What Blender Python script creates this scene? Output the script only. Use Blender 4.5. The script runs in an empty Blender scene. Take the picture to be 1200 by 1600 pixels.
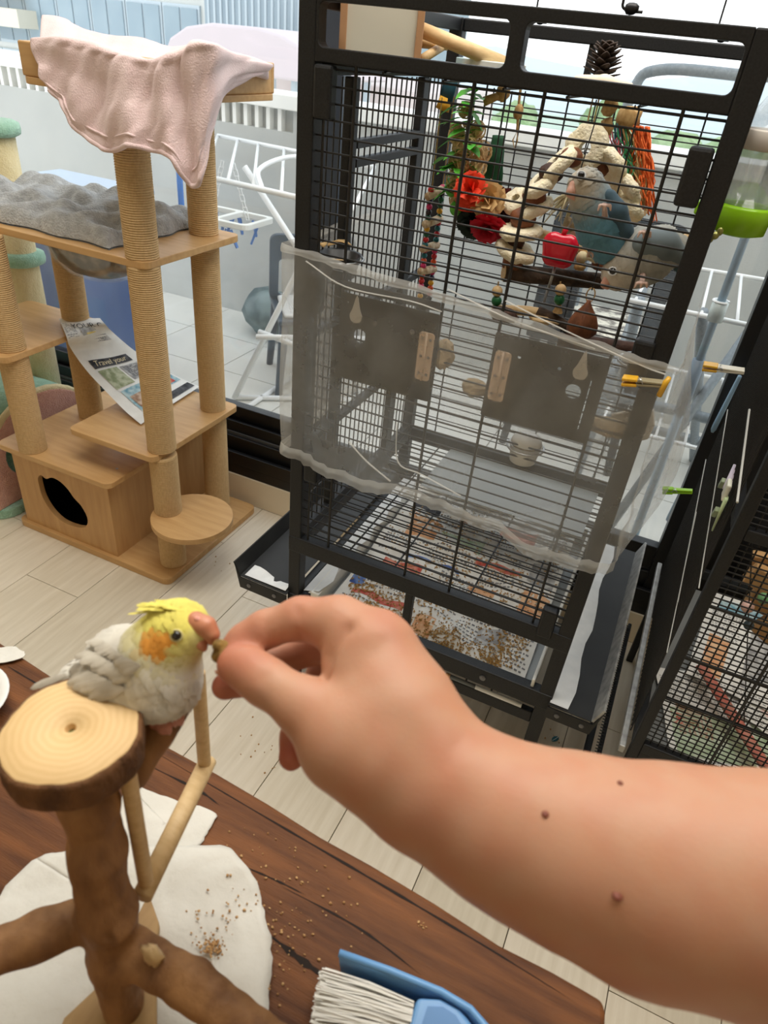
import bpy, bmesh, math, random
import numpy as np
from mathutils import Vector, Matrix, Euler
from mathutils.geometry import delaunay_2d_cdt

S = bpy.context.scene
COL = S.collection
rnd = random.Random(7)

def lin(r, g, b):
    f = lambda c: (c / 255) / 12.92 if c <= 10.31 else (((c / 255) + .055) / 1.055) ** 2.4
    return (f(r), f(g), f(b), 1.0)

# ------------------------------------------------------------------ camera
cam = bpy.data.cameras.new('camera')
cam.sensor_width = 36
cam.lens = 36 * 1075.83 / 1600
cam.clip_start = .01
cam.clip_end = 2000
cam.dof.use_dof = True
cam.dof.focus_distance = 1.05
cam.dof.aperture_fstop = 11.0
camo = bpy.data.objects.new('camera', cam)
COL.objects.link(camo)
camo.matrix_world = Matrix(((0.903196,-0.308162,0.298787,0.000000),(0.419116,0.482950,-0.768831,0.000000),(0.092626,0.819631,0.565354,1.220000),(0.000000,0.000000,0.000000,1.000000)))
S.camera = camo

# ------------------------------------------------------------------ light
W = bpy.data.worlds.new('overcast_sky')
S.world = W
W.use_nodes = True
wn = W.node_tree
bgn = wn.nodes['Background']
tc = wn.nodes.new('ShaderNodeTexCoord')
sep = wn.nodes.new('ShaderNodeSeparateXYZ')
rmp = wn.nodes.new('ShaderNodeValToRGB')
wn.links.new(tc.outputs['Generated'], sep.inputs[0])
wn.links.new(sep.outputs['Z'], rmp.inputs[0])
rmp.color_ramp.elements[0].position = 0.0
rmp.color_ramp.elements[0].color = (.95, .98, 1.0, 1)
rmp.color_ramp.elements[1].position = .7
rmp.color_ramp.elements[1].color = (.86, .94, 1.0, 1)
wn.links.new(rmp.outputs[0], bgn.inputs[0])
bgn.inputs[1].default_value = 2.1

def area_lamp(name, loc, rot, sx, sy, watts, color):
    l = bpy.data.lights.new(name, 'AREA')
    l.shape = 'RECTANGLE'
    l.size, l.size_y = sx, sy
    l.energy = watts
    l.color = color
    o = bpy.data.objects.new(name, l)
    o.location = loc
    o.rotation_euler = rot
    COL.objects.link(o)
    return o
area_lamp('added_fill_lamp', (-.3, .85, 2.36), (0, 0, 0), 1.8, .9, 39, (1.0, .96, .89))  # unseen lamp added to lift the indoor brightness near the window
area_lamp('added_fill_lamp', (-.6, -1.4, 2.36), (0, 0, 0), 1.5, 1.0, 4, (1.0, .94, .85))  # weak unseen lamp added behind the camera as fill

S.view_settings.view_transform = 'Standard'
S.view_settings.look = 'None'
S.view_settings.gamma = 1
S.view_settings.use_curve_mapping = False
S.view_settings.exposure = 0.0
S.cycles.use_denoising = True
S.cycles.max_bounces = 8
S.cycles.diffuse_bounces = 4
S.cycles.transparent_max_bounces = 24
S.cycles.caustics_reflective = False
S.cycles.caustics_refractive = False
# ------------------------------------------------------------------ materials
def pmat(name, base, rough=.5, metal=0.0, spec=.5, var=None, bump=None, alpha=1.0, trans=0.0, sss=0.0, ring=None, sheen=0.0, cattr=None):
    """base colour in 0..255; var=(colour2, scale, stretch xyz, contrast); bump=(scale, strength, dist, stretch xyz)."""
    m = bpy.data.materials.new(name)
    m.use_nodes = True
    nt = m.node_tree
    b = nt.nodes['Principled BSDF']
    b.inputs['Base Color'].default_value = lin(*base)
    b.inputs['Roughness'].default_value = rough
    b.inputs['Metallic'].default_value = metal
    b.inputs['Specular IOR Level'].default_value = spec
    b.inputs['Alpha'].default_value = alpha
    b.inputs['Transmission Weight'].default_value = trans
    if sss:
        b.inputs['Subsurface Weight'].default_value = sss
        b.inputs['Subsurface Radius'].default_value = (.008, .003, .0015)
        b.inputs['Subsurface Scale'].default_value = 1.0
    if sheen:
        b.inputs['Sheen Weight'].default_value = sheen
    co = nt.nodes.new('ShaderNodeTexCoord')
    def noise(scale, stretch, detail=5):
        mp = nt.nodes.new('ShaderNodeMapping')
        mp.inputs['Scale'].default_value = stretch
        n = nt.nodes.new('ShaderNodeTexNoise')
        n.inputs['Scale'].default_value = scale
        n.inputs['Detail'].default_value = detail
        nt.links.new(co.outputs['Object'], mp.inputs[0])
        nt.links.new(mp.outputs[0], n.inputs['Vector'])
        return n.outputs['Fac']
    colsock = None
    if cattr:
        a = nt.nodes.new('ShaderNodeAttribute')
        a.attribute_name = cattr
        colsock = a.outputs['Color']
    if var:
        c2, sc, st, con = var
        f = noise(sc, st)
        r = nt.nodes.new('ShaderNodeMapRange')
        r.inputs[1].default_value = .5 - .5 / con
        r.inputs[2].default_value = .5 + .5 / con
        nt.links.new(f, r.inputs[0])
        mx = nt.nodes.new('ShaderNodeMix')
        mx.data_type = 'RGBA'
        if cattr:
            mx.blend_type = 'MULTIPLY'
            nt.links.new(colsock, mx.inputs['A'])
        else:
            mx.inputs['A'].default_value = lin(*base)
        mx.inputs['B'].default_value = lin(*c2)
        nt.links.new(r.outputs[0], mx.inputs['Factor'])
        colsock = mx.outputs['Result']
    if colsock:
        nt.links.new(colsock, b.inputs['Base Color'])
    if bump:
        sc, sg, di, st = bump
        f = noise(sc, st, 4)
        bn = nt.nodes.new('ShaderNodeBump')
        bn.inputs['Strength'].default_value = sg
        bn.inputs['Distance'].default_value = di
        nt.links.new(f, bn.inputs['Height'])
        nt.links.new(bn.outputs[0], b.inputs['Normal'])
    return m

def veil(name, color, cover, rough=.6, gloss=0.0, noise=None, translucent=.5):
    """thin sheet that lets part of what lies behind it through (netting, glass film, clear plastic)."""
    m = bpy.data.materials.new(name)
    m.use_nodes = True
    nt = m.node_tree
    nt.nodes.clear()
    out = nt.nodes.new('ShaderNodeOutputMaterial')
    tr = nt.nodes.new('ShaderNodeBsdfTransparent')
    df = nt.nodes.new('ShaderNodeBsdfDiffuse')
    df.inputs[0].default_value = lin(*color)
    tl = nt.nodes.new('ShaderNodeBsdfTranslucent')
    tl.inputs[0].default_value = lin(*color)
    m1 = nt.nodes.new('ShaderNodeMixShader')
    m1.inputs[0].default_value = translucent
    nt.links.new(df.outputs[0], m1.inputs[1])
    nt.links.new(tl.outputs[0], m1.inputs[2])
    m2 = nt.nodes.new('ShaderNodeMixShader')
    m2.inputs[0].default_value = cover
    nt.links.new(tr.outputs[0], m2.inputs[1])
    nt.links.new(m1.outputs[0], m2.inputs[2])
    if noise:
        sc, lo, hi, st = noise
        co = nt.nodes.new('ShaderNodeTexCoord')
        mp = nt.nodes.new('ShaderNodeMapping')
        mp.inputs['Scale'].default_value = st
        n = nt.nodes.new('ShaderNodeTexNoise')
        n.inputs['Scale'].default_value = sc
        n.inputs['Detail'].default_value = 6
        r = nt.nodes.new('ShaderNodeMapRange')
        r.inputs[1].default_value = .35
        r.inputs[2].default_value = .7
        r.inputs[3].default_value = lo
        r.inputs[4].default_value = hi
        nt.links.new(co.outputs['Object'], mp.inputs[0])
        nt.links.new(mp.outputs[0], n.inputs['Vector'])
        nt.links.new(n.outputs['Fac'], r.inputs[0])
        nt.links.new(r.outputs[0], m2.inputs[0])
    last = m2
    if gloss:
        gl = nt.nodes.new('ShaderNodeBsdfGlossy')
        gl.inputs['Roughness'].default_value = rough
        m3 = nt.nodes.new('ShaderNodeMixShader')
        m3.inputs[0].default_value = gloss
        nt.links.new(m2.outputs[0], m3.inputs[1])
        nt.links.new(gl.outputs[0], m3.inputs[2])
        last = m3
    nt.links.new(last.outputs[0], out.inputs[0])
    return m

# ------------------------------------------------------------------ objects
def root_loc(o):
    while o.parent:
        o = o.parent
    return o

def link(name, mesh, parent=None):
    o = bpy.data.objects.new(name, mesh)
    COL.objects.link(o)
    if parent:
        attach(o, parent)
    return o

def attach(o, parent):
    """parent o so that its own basis stays in world space at this moment."""
    chain = []
    p = parent
    m = Matrix()
    while p:
        m = (p.matrix_parent_inverse @ p.matrix_basis if p.parent else p.matrix_basis) @ m
        p = p.parent
    o.parent = parent
    o.matrix_parent_inverse = m.inverted()

def tag(o, label=None, cat=None, group=None, kind=None):
    if label: o['label'] = label
    if cat: o['category'] = cat
    if group: o['group'] = group
    if kind: o['kind'] = kind
    return o

def thing(name, label, cat, loc, group=None):
    o = bpy.data.objects.new(name, None)
    o.empty_display_size = .02
    o.location = loc
    COL.objects.link(o)
    return tag(o, label, cat, group)

def copy_tree(o, parent=None):
    c = o.copy()
    COL.objects.link(c)
    if parent:
        c.parent = parent
    for ch in list(o.children):
        copy_tree(ch, c)
    return c

def frame(o, u, v):
    """matrix with origin o, x axis along u, y axis near v."""
    u = Vector(u).normalized()
    w = u.cross(Vector(v)).normalized()
    v2 = w.cross(u)
    m = Matrix((u, v2, w)).transposed().to_4x4()
    m.translation = Vector(o)
    return m

def V(*a):
    return Vector(a[0]) if len(a) == 1 else Vector(a)

class MB:
    def __init__(s):
        s.v = []; s.f = []
    def add(s, vs, fs):
        n = len(s.v)
        s.v += [tuple(p) for p in vs]
        s.f += [tuple(i + n for i in q) for q in fs]
        return s
    def box(s, x0, x1, y0, y1, z0, z1):
        vs = [(x, y, z) for z in (z0, z1) for y in (y0, y1) for x in (x0, x1)]
        return s.add(vs, [(0, 2, 3, 1), (4, 5, 7, 6), (0, 1, 5, 4), (1, 3, 7, 5), (3, 2, 6, 7), (2, 0, 4, 6)])
    def fbox(s, M, x0, x1, y0, y1, z0, z1):
        b = MB().box(x0, x1, y0, y1, z0, z1)
        return s.add([M @ Vector(p) for p in b.v], b.f)
    def tube(s, pts, r, n=8, closed=False, cap=True, flat=1.0, up=None):
        pts = [Vector(p) for p in pts]
        k = len(pts)
        rs = r if isinstance(r, (list, tuple)) else [r] * k
        vs = []
        prev = None
        for i, p in enumerate(pts):
            if closed:
                t = pts[(i + 1) % k] - pts[i - 1]
            else:
                t = pts[min(i + 1, k - 1)] - pts[max(i - 1, 0)]
            t.normalize()
            if prev is None:
                a = Vector(up) if up else (Vector((0, 0, 1)) if abs(t.z) < .9 else Vector((1, 0, 0)))
            else:
                a = prev
            a = (a - t * a.dot(t)).normalized()
            prev = a
            b = t.cross(a)
            for j in range(n):
                q = 2 * math.pi * (j + .5) / n
                vs.append(p + a * math.cos(q) * rs[i] * flat + b * math.sin(q) * rs[i])
        fs = []
        for i in range(k if closed else k - 1):
            for j in range(n):
                a0, a1 = i * n + j, i * n + (j + 1) % n
                b0, b1 = ((i + 1) % k) * n + j, ((i + 1) % k) * n + (j + 1) % n
                fs.append((a0, a1, b1, b0))
        if cap and not closed:
            fs.append(tuple(range(n - 1, -1, -1)))
            fs.append(tuple((k - 1) * n + j for j in range(n)))
        return s.add(vs, fs)
    def lathe(s, prof, M, n=24, cap=True):
        """prof [(r, h)] about the z axis of M."""
        vs = []
        for r, h in prof:
            for j in range(n):
                q = 2 * math.pi * j / n
                vs.append(M @ Vector((r * math.cos(q), r * math.sin(q), h)))
        fs = []
        for i in range(len(prof) - 1):
            for j in range(n):
                fs.append((i * n + j, i * n + (j + 1) % n, (i + 1) * n + (j + 1) % n, (i + 1) * n + j))
        if cap:
            fs.append(tuple(range(n - 1, -1, -1)))
            fs.append(tuple((len(prof) - 1) * n + j for j in range(n)))
        return s.add(vs, fs)
    def ball(s, c, r, nu=12, nv=8, wob=0.0, seed=0, M=None):
        if not isinstance(r, (tuple, list)): r = (r, r, r)
        rg = random.Random(seed)
        vs = []; fs = []
        M = M or Matrix()
        for i in range(nv + 1):
            th = math.pi * i / nv
            for j in range(nu):
                q = 2 * math.pi * j / nu
                k = 1 + (rg.uniform(-wob, wob) if 0 < i < nv else 0)
                d = Vector((r[0] * math.sin(th) * math.cos(q) * k, r[1] * math.sin(th) * math.sin(q) * k, r[2] * math.cos(th) * k))
                vs.append(Vector(c) + M.to_3x3() @ d)
        for i in range(nv):
            for j in range(nu):
                fs.append((i * nu + j, (i + 1) * nu + j, (i + 1) * nu + (j + 1) % nu, i * nu + (j + 1) % nu))
        return s.add(vs, fs)
    def poly(s, outer, holes, thick, M):
        """flat plate with holes, extruded from w=0 to w=thick in the frame M."""
        pts = []; edges = []
        for loop in [outer] + list(holes):
            n0 = len(pts)
            pts += [Vector(p) for p in loop]
            edges += [(n0 + i, n0 + (i + 1) % len(loop)) for i in range(len(loop))]
        vs, es, fs, _, _, _ = delaunay_2d_cdt(pts, edges, [], 2 if holes else 1, 1e-6)
        if holes:
            def inside(p, loop):
                r = False
                for i in range(len(loop)):
                    a, b = loop[i], loop[i - 1]
                    if (a[1] > p[1]) != (b[1] > p[1]) and p[0] < (b[0] - a[0]) * (p[1] - a[1]) / (b[1] - a[1]) + a[0]:
                        r = not r
                return r
            keep = []
            for f in fs:
                c = sum((vs[i] for i in f), Vector((0, 0))) / len(f)
                if inside(c, outer) and not any(inside(c, h) for h in holes): keep.append(f)
            fs = keep
        n = len(vs)
        V3 = [M @ Vector((p.x, p.y, 0)) for p in vs] + [M @ Vector((p.x, p.y, thick)) for p in vs]
        F = [tuple(reversed(f)) for f in fs] + [tuple(i + n for i in f) for f in fs]
        cnt = {}
        for f in fs:
            for i in range(len(f)):
                a, b = f[i], f[(i + 1) % len(f)]
                cnt[(a, b)] = 1
        for (a, b) in list(cnt):
            if (b, a) not in cnt:
                F.append((a, b, b + n, a + n))
        return s.add(V3, F)
    def grid(s, rows):
        n = len(rows[0])
        vs = [p for r in rows for p in r]
        fs = [(i * n + j, i * n + j + 1, (i + 1) * n + j + 1, (i + 1) * n + j) for i in range(len(rows) - 1) for j in range(n - 1)]
        return s.add(vs, fs)
    def build(s, name, mat, parent=None, smooth=False, bevel=0, solid=0, sub=0, seg=2, angle=None, even=0):
        me = bpy.data.meshes.new(name)
        me.from_pydata(s.v, [], s.f)
        me.materials.append(mat)
        if smooth:
            me.polygons.foreach_set('use_smooth', [True] * len(me.polygons))
        o = link(name, me, parent)
        if angle:
            me.polygons.foreach_set('use_smooth', [True] * len(me.polygons))
            me.set_sharp_from_angle(angle=math.radians(angle))
        if solid:
            md = o.modifiers.new('thickness', 'SOLIDIFY'); md.thickness = solid; md.offset = even
        if bevel:
            md = o.modifiers.new('bevel', 'BEVEL'); md.width = bevel; md.segments = seg; md.limit_method = 'ANGLE'; md.angle_limit = .7
        if sub:
            md = o.modifiers.new('smooth', 'SUBSURF'); md.levels = sub; md.render_levels = sub
        return o

def rect(x0, x1, y0, y1, r=0, n=4):
    if r <= 0: return [(x0, y0), (x1, y0), (x1, y1), (x0, y1)]
    o = []
    for cx, cy, a in ((x1 - r, y0 + r, -90), (x1 - r, y1 - r, 0), (x0 + r, y1 - r, 90), (x0 + r, y0 + r, 180)):
        for i in range(n + 1):
            q = math.radians(a + 90 * i / n)
            o.append((cx + r * math.cos(q), cy + r * math.sin(q)))
    return o
def circ(cx, cy, r, n=20, ry=None):
    return [(cx + r * math.cos(2 * math.pi * i / n), cy + (ry or r) * math.sin(2 * math.pi * i / n)) for i in range(n)]
XZ = lambda y: Matrix(((1, 0, 0, 0), (0, 0, -1, y), (0, 1, 0, 0), (0, 0, 0, 1)))      # (u, v, w) -> (x, z, -y)
XY = lambda z: Matrix.Translation((0, 0, z))
def at(p): return Matrix.Translation(Vector(p))

_unit = {}
def unit_bar(mat, n=6):
    k = (mat.name, n)
    if k not in _unit:
        b = MB().tube([(0, 0, 0), (0, 0, 1)], 1, n)
        me = bpy.data.meshes.new('bar')
        me.from_pydata(b.v, [], b.f)
        me.materials.append(mat)
        for p in me.polygons: p.use_smooth = len(p.vertices) == 4
        _unit[k] = me
    return _unit[k]
def bar(p0, p1, r, mat, parent, name='bar', n=6):
    o = bpy.data.objects.new(name, unit_bar(mat, n))
    COL.objects.link(o)
    d = Vector(p1) - Vector(p0)
    q = Vector((0, 0, 1)).rotation_difference(d)
    o.matrix_basis = Matrix.Translation(Vector(p0)) @ q.to_matrix().to_4x4() @ Matrix.Diagonal((r, r, d.length, 1))
    attach(o, parent)
    return o

def catmull(pts, k=6, closed=False):
    P = [Vector(p) for p in pts]
    n = len(P); out = []
    rng = range(n) if closed else range(n - 1)
    for i in rng:
        p0 = P[i - 1] if (closed or i > 0) else P[0] * 2 - P[1]
        p1, p2 = P[i], P[(i + 1) % n]
        p3 = P[(i + 2) % n] if (closed or i + 2 < n) else P[-1] * 2 - P[-2]
        for j in range(k):
            t = j / k
            out.append(.5 * (2 * p1 + (p2 - p0) * t + (2 * p0 - 5 * p1 + 4 * p2 - p3) * t * t + (3 * p1 - p0 - 3 * p2 + p3) * t ** 3))
    if not closed: out.append(P[-1])
    return out

# ------------------------------------------------------------------ smooth bodies from a blended distance field
class Body:
    def __init__(s): s.p = []; s.lines = []
    def cap(s, a, b, ra, rb, k=.006): s.p.append(('c', np.array(a, float), np.array(b, float), ra, rb, k)); return s
    def chain(s, pts, rs, k=.006):
        for i in range(len(pts) - 1): s.cap(pts[i], pts[i + 1], rs[i], rs[i + 1], k)
        return s
    def ell(s, c, r, R=None, k=.006):
        s.p.append(('e', np.array(c, float), np.array(r, float), np.eye(3) if R is None else np.array(R, float), 0, k)); return s
    def crease(s, a, b, depth, w): s.lines.append((np.array(a, float), np.array(b, float), depth, w)); return s
    def mesh(s, name, h, mat, parent=None, colour=None, noise=None, relax=2):
        lo = np.full(3, 1e9); hi = -lo
        for q in s.p:
            if q[0] == 'c':
                for c, r in ((q[1], q[3]), (q[2], q[4])): lo = np.minimum(lo, c - r); hi = np.maximum(hi, c + r)
            else:
                m = q[2].max(); lo = np.minimum(lo, q[1] - m); hi = np.maximum(hi, q[1] + m)
        lo -= 5 * h; hi += 5 * h
        n = np.ceil((hi - lo) / h).astype(int)
        ax = [lo[i] + h * np.arange(n[i]) for i in range(3)]
        F = np.full(n, .05, np.float32)
        def blk(a, b, m):
            i0 = np.maximum(((a - m - lo) / h).astype(int), 0); i1 = np.minimum(((b + m - lo) / h).astype(int) + 2, n)
            sl = tuple(slice(i0[i], i1[i]) for i in range(3))
            G = np.stack(np.meshgrid(*[ax[i][sl[i]] for i in range(3)], indexing='ij'), -1)
            return sl, G
        def seg(G, a, b):
            ba = b - a; t = np.clip(((G - a) @ ba) / max(ba @ ba, 1e-12), 0, 1)
            return np.linalg.norm(G - a - t[..., None] * ba, axis=-1), t
        for q in s.p:
            k = q[5]
            if q[0] == 'c':
                _, a, b, ra, rb, _ = q
                mr = max(ra, rb)
                sl, G = blk(np.minimum(a, b), np.maximum(a, b), mr + max(4 * k, 3 * h))
                d, t = seg(G, a, b); d = d - (ra + (rb - ra) * t)
            else:
                _, c, r, R, _, _ = q
                m = r.max()
                sl, G = blk(c, c, m + max(4 * k, 3 * h))
                P = (G - c) @ R
                k0 = np.linalg.norm(P / r, axis=-1); k1 = np.linalg.norm(P / (r * r), axis=-1)
                d = k0 * (k0 - 1) / np.maximum(k1, 1e-9)
            f = F[sl]
            e = np.clip(.5 + .5 * (f - d) / k, 0, 1)
            F[sl] = f * (1 - e) + d * e - k * e * (1 - e)
        for a, b, dep, w in s.lines:
            sl, G = blk(np.minimum(a, b), np.maximum(a, b), 4 * w)
            d, t = seg(G, a, b)
            F[sl] += dep * np.exp(-(d / w) ** 2)
        ins = F < 0
        c8 = [ins[i:n[0] - 1 + i, j:n[1] - 1 + j, k:n[2] - 1 + k] for i in (0, 1) for j in (0, 1) for k in (0, 1)]
        cnt = sum(c.astype(np.int8) for c in c8)
        act = (cnt > 0) & (cnt < 8)
        acc = np.zeros(act.shape + (3,), np.float32); num = np.zeros(act.shape, np.float32)
        sh = lambda i, j, k: (slice(i, n[0] - 1 + i), slice(j, n[1] - 1 + j), slice(k, n[2] - 1 + k))
        E = np.eye(3, dtype=int)
        for axi in range(3):
            o1, o2 = [x for x in range(3) if x != axi]
            for u in (0, 1):
                for w in (0, 1):
                    b0 = E[o1] * u + E[o2] * w; b1 = b0 + E[axi]
                    f0 = F[sh(*b0)]; f1 = F[sh(*b1)]
                    m = (f0 < 0) != (f1 < 0)
                    t = np.where(m, f0 / np.where(m, f0 - f1, 1), 0)
                    p = np.broadcast_to(b0.astype(np.float32), acc.shape).copy(); p[..., axi] += t
                    acc += p * m[..., None]; num += m
        idx = np.full(act.shape, -1, int)
        ii = np.argwhere(act); idx[act] = np.arange(len(ii))
        vs = lo + h * (ii + acc[act] / num[act][:, None])
        quads = []
        for axi in range(3):
            o1, o2 = (axi + 1) % 3, (axi + 2) % 3
            sl0 = [slice(1, n[i] - 1) for i in range(3)]; sl1 = list(sl0)
            sl0[axi] = slice(0, n[axi] - 1); sl1[axi] = slice(1, n[axi])
            a = ins[tuple(sl0)]; b = ins[tuple(sl1)]
            for flip, m in ((0, a & ~b), (1, ~a & b)):
                w = np.argwhere(m) + np.array([1 if i != axi else 0 for i in range(3)])
                if not len(w): continue
                g = lambda d: idx[tuple((w - d).T)]
                q = np.stack([g(E[o1] * 0), g(E[o1]), g(E[o1] + E[o2]), g(E[o2])], 1)
                quads.append(q[:, ::-1] if flip else q)
        Q = np.concatenate(quads)
        Q = Q[(Q >= 0).all(1)]
        for _ in range(relax):          # light smoothing
            sm = np.zeros_like(vs); ct = np.zeros(len(vs))
            for i in range(4):
                a, b = Q[:, i], Q[:, (i + 1) % 4]
                np.add.at(sm, a, vs[b]); np.add.at(ct, a, 1); np.add.at(sm, b, vs[a]); np.add.at(ct, b, 1)
            vs = vs * .5 + .5 * sm / np.maximum(ct, 1)[:, None]
        if noise: vs = noise(vs)
        me = bpy.data.meshes.new(name)
        me.from_pydata(vs.tolist(), [], Q.tolist())
        me.polygons.foreach_set('use_smooth', [True] * len(me.polygons))
        me.materials.append(mat)
        if colour is not None:
            cs = np.ones((len(vs), 4), np.float32); cs[:, :3] = colour(vs)
            at_ = me.color_attributes.new('tint', 'FLOAT_COLOR', 'POINT')
            at_.data.foreach_set('color', cs.ravel())
        o = link(name, me, parent)
        return o
# ------------------------------------------------------------------ materials used widely
m_black = pmat('black_metal', (13, 14, 16), .5, 0, .4, var=((28, 30, 33), 400, (1, 1, 1), 3))
m_black_in = pmat('black_coated_wire', (18, 18, 18), .45)
m_frame = pmat('dark_window_frame', (16, 17, 19), .35, 0, .5)
m_plank = [pmat('whitewashed_plank_%d' % i, c, .38, 0, .4, var=(c2, 9, (9, .7, 1), 2.2), bump=(60, .12, .002, (8, .6, 1)))
           for i, (c, c2) in enumerate((((224, 215, 197), (208, 197, 176)), ((219, 210, 191), (202, 191, 170)), ((228, 219, 202), (212, 201, 181))))]
m_gap = pmat('dark_joint', (92, 80, 66), .8)
m_wall = pmat('cream_paint', (232, 220, 196), .7, var=((226, 213, 188), 4, (1, 1, 1), 1.5))
m_white = pmat('white_enamel', (238, 240, 240), .35)
m_ceil = pmat('white_ceiling_paint', (240, 236, 228), .8)

# ------------------------------------------------------------------ the room
XL, XR, YB, YW = -2.35, 1.75, -2.3, 1.47
b = MB().box(XL, XR, YB, 1.56, -.06, -.008)
floor = tag(b.build('floor', m_gap), kind='structure')
pw = .1715
x = .060 - 14 * pw
i = 0
while x < XR:
    y = YB + (i * .37) % .9 - .9
    while y < YW:
        y0, y1 = max(y, YB), min(y + .92, YW)
        if y1 - y0 > .02:
            o = MB().box(max(x, XL) + .0008, min(x + pw, XR) - .0008, y0 + .0006, y1 - .0006, -.008, 0).build('plank', rnd.choice(m_plank), floor, bevel=.0006, seg=1)
        y += .92
    x += pw
    i += 1
for nm, a in (('wall_left', (XL - .1, XL, YB, 1.6, 0, 2.45)), ('wall_right', (XR, XR + .1, YB, 1.6, 0, 2.45)), ('wall_rear', (XL, XR, YB - .1, YB, 0, 2.45)),
              ('wall_window', (XL, XR, YW, 1.60, 0, .092)), ('wall_front', (.62, XR, 1.50, 1.62, .09, 2.45))):
    tag(MB().box(*a).build(nm, m_wall), kind='structure')
tag(MB().box(XL, XR, YB, 1.60, 2.42, 2.5).build('ceiling', m_ceil), kind='structure')
tag(MB().box(XL, .62, 1.485, 1.60, 2.25, 2.42).build('wall_lintel', m_wall), kind='structure')

# sliding window: sill track, stiles, panes
win = tag(MB().box(XL, .62, 1.475, 1.60, .092, .125).build('window_1', m_frame, bevel=.002), kind='structure')
for (y0, y1, z0, z1) in ((1.475, 1.488, .125, .165), (1.497, 1.507, .125, .205), (1.515, 1.525, .125, .245)):
    MB().box(XL, .62, y0, y1, z0, z1).build('track_rail', m_frame, win, bevel=.001)
m_alu = pmat('grey_aluminium_lip', (120, 122, 124), .35, .6)
MB().box(XL, .62, 1.5085, 1.5135, .2, .212).build('track_lip', m_alu, win)
MB().box(XL, -.83, 1.535, 1.565, .21, .285).build('bottom_rail', m_frame, win, bevel=.002)
MB().box(-.83, .13, 1.505, 1.535, .21, .275).build('bottom_rail', m_frame, win, bevel=.002)
MB().box(-.845, -.785, 1.505, 1.545, .21, 2.25).build('stile', pmat('blue_grey_stile', (44, 54, 66), .35), win, bevel=.003)
MB().box(.126, .19, 1.49, 1.535, .125, 2.25).build('stile', m_frame, win, bevel=.002)
MB().box(XL, .62, 1.49, 1.57, 2.2, 2.25).build('head_rail', m_frame, win)
m_glass = veil('rain_specked_glass', (225, 232, 236), .1, .05, .035, noise=(7, .01, .06, (1, 1, .6)), translucent=.8)
MB().box(XL, -.83, 1.549, 1.553, .28, 2.2).build('pane', m_glass, win)
MB().box(-.8, .13, 1.519, 1.523, .27, 2.2).build('pane', m_glass, win)
m_dark = pmat('dark_curtain', (14, 14, 15), .9)
rows = [[(.19 + .43 * j / 40, 1.46 + .012 * math.sin(j * 1.1) + .006 * math.sin(j * .5 + i), 2.2 - 2.1 * i / 6) for j in range(41)] for i in range(7)]
tag(MB().grid(rows).build('curtain', m_dark, smooth=True, solid=.003), 'dark curtain hanging behind the right hand black cage', 'curtain')
# ------------------------------------------------------------------ balcony and what lies beyond it
m_tile = pmat('grey_balcony_tile', (222, 220, 212), .45, var=((208, 207, 200), 6, (1, 1, 1), 1.6))
m_tile_gap = pmat('balcony_joint', (140, 142, 140), .8)
m_par = pmat('grey_parapet_plaster', (188, 190, 186), .8, var=((176, 178, 175), 5, (1, 1, 1), 1.6), bump=(180, .3, .003, (1, 1, 1)))
m_cap = pmat('white_parapet_cap', (245, 245, 240), .6)
bf = tag(MB().box(-5, 2.2, 1.6, 2.9, -.08, -.012).build('floor_balcony', m_tile_gap), kind='structure')
for ix in range(18):
    for iy in range(4):
        x0 = -4.9 + ix * .4; y0 = 1.6 + iy * .325
        MB().box(x0 + .002, x0 + .398, y0 + .002, y0 + .323, -.012, 0).build('tile', m_tile, bf)
pr = tag(MB().box(-6, 2.4, 2.9, 3.05, -.08, .845).add(*(lambda q: (q.v, q.f))(MB().box(-6, 2.4, 2.94, 3.05, .845, .93))).build('wall_parapet', m_par), kind='structure')
MB().box(-6, 2.4, 2.87, 3.08, .93, .985).build('cap', m_cap, pr, bevel=.004)
MB().box(-1.74, 2.4, 2.9, 2.94, .845, .93).build('upper_strip', m_par, pr)
x = -1.80
while x > -4.6:
    MB().box(x - .018, x, 2.9, 2.935, .845, .93).build('white_slat', m_cap, pr)  # white upright slats in the recess below the cap
    x -= .058

# neighbouring building
m_fac = pmat('blue_grey_facade_tile', (150, 166, 176), .7, var=((128, 146, 158), 3, (1, 1, .3), 2))
m_fac2 = pmat('pale_facade_panel', (205, 208, 204), .7)
m_pane = pmat('dull_blue_window_pane', (112, 136, 152), .2, var=((146, 166, 176), 1.2, (1, 1, 1), 2))
m_mul = pmat('grey_window_mullion', (176, 190, 198), .5)
bd = thing('office_building', 'blue grey tiled building with rows of window panes across the street', 'building', (-7, 9.5, -8))
MB().box(-6.75, -4.2, 9, 12, -8, 4.5).build('wall', m_fac, bd)
for k in range(26):
    MB().box(-6.7 + k * .096, -6.67 + k * .096, 8.985, 9, -8, 4.5).build('rib', m_mul, bd)
MB().box(-16, -6.75, 9.1, 12, -8, 4.5).build('wall', m_fac2, bd)
for r in range(5):
    z0 = .62 + r * .78 - 1.55
    for c in range(12):
        x0 = -14.3 + c * .62
        if x0 + .6 > -6.8: break
        w = MB().box(x0, x0 + .6, 9.06, 9.1, z0, z0 + .7).build('window', m_mul, bd)
        MB().box(x0 + .03, x0 + .285, 9.04, 9.06, z0 + .04, z0 + .66).build('pane', m_pane, w)
        MB().box(x0 + .315, x0 + .57, 9.04, 9.06, z0 + .04, z0 + .66).build('pane', m_pane, w)
MB().box(-16, -9.75, 8.7, 9.05, .84, 1.06).build('ledge', pmat('beige_ledge', (214, 208, 190), .7), bd)
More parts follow.
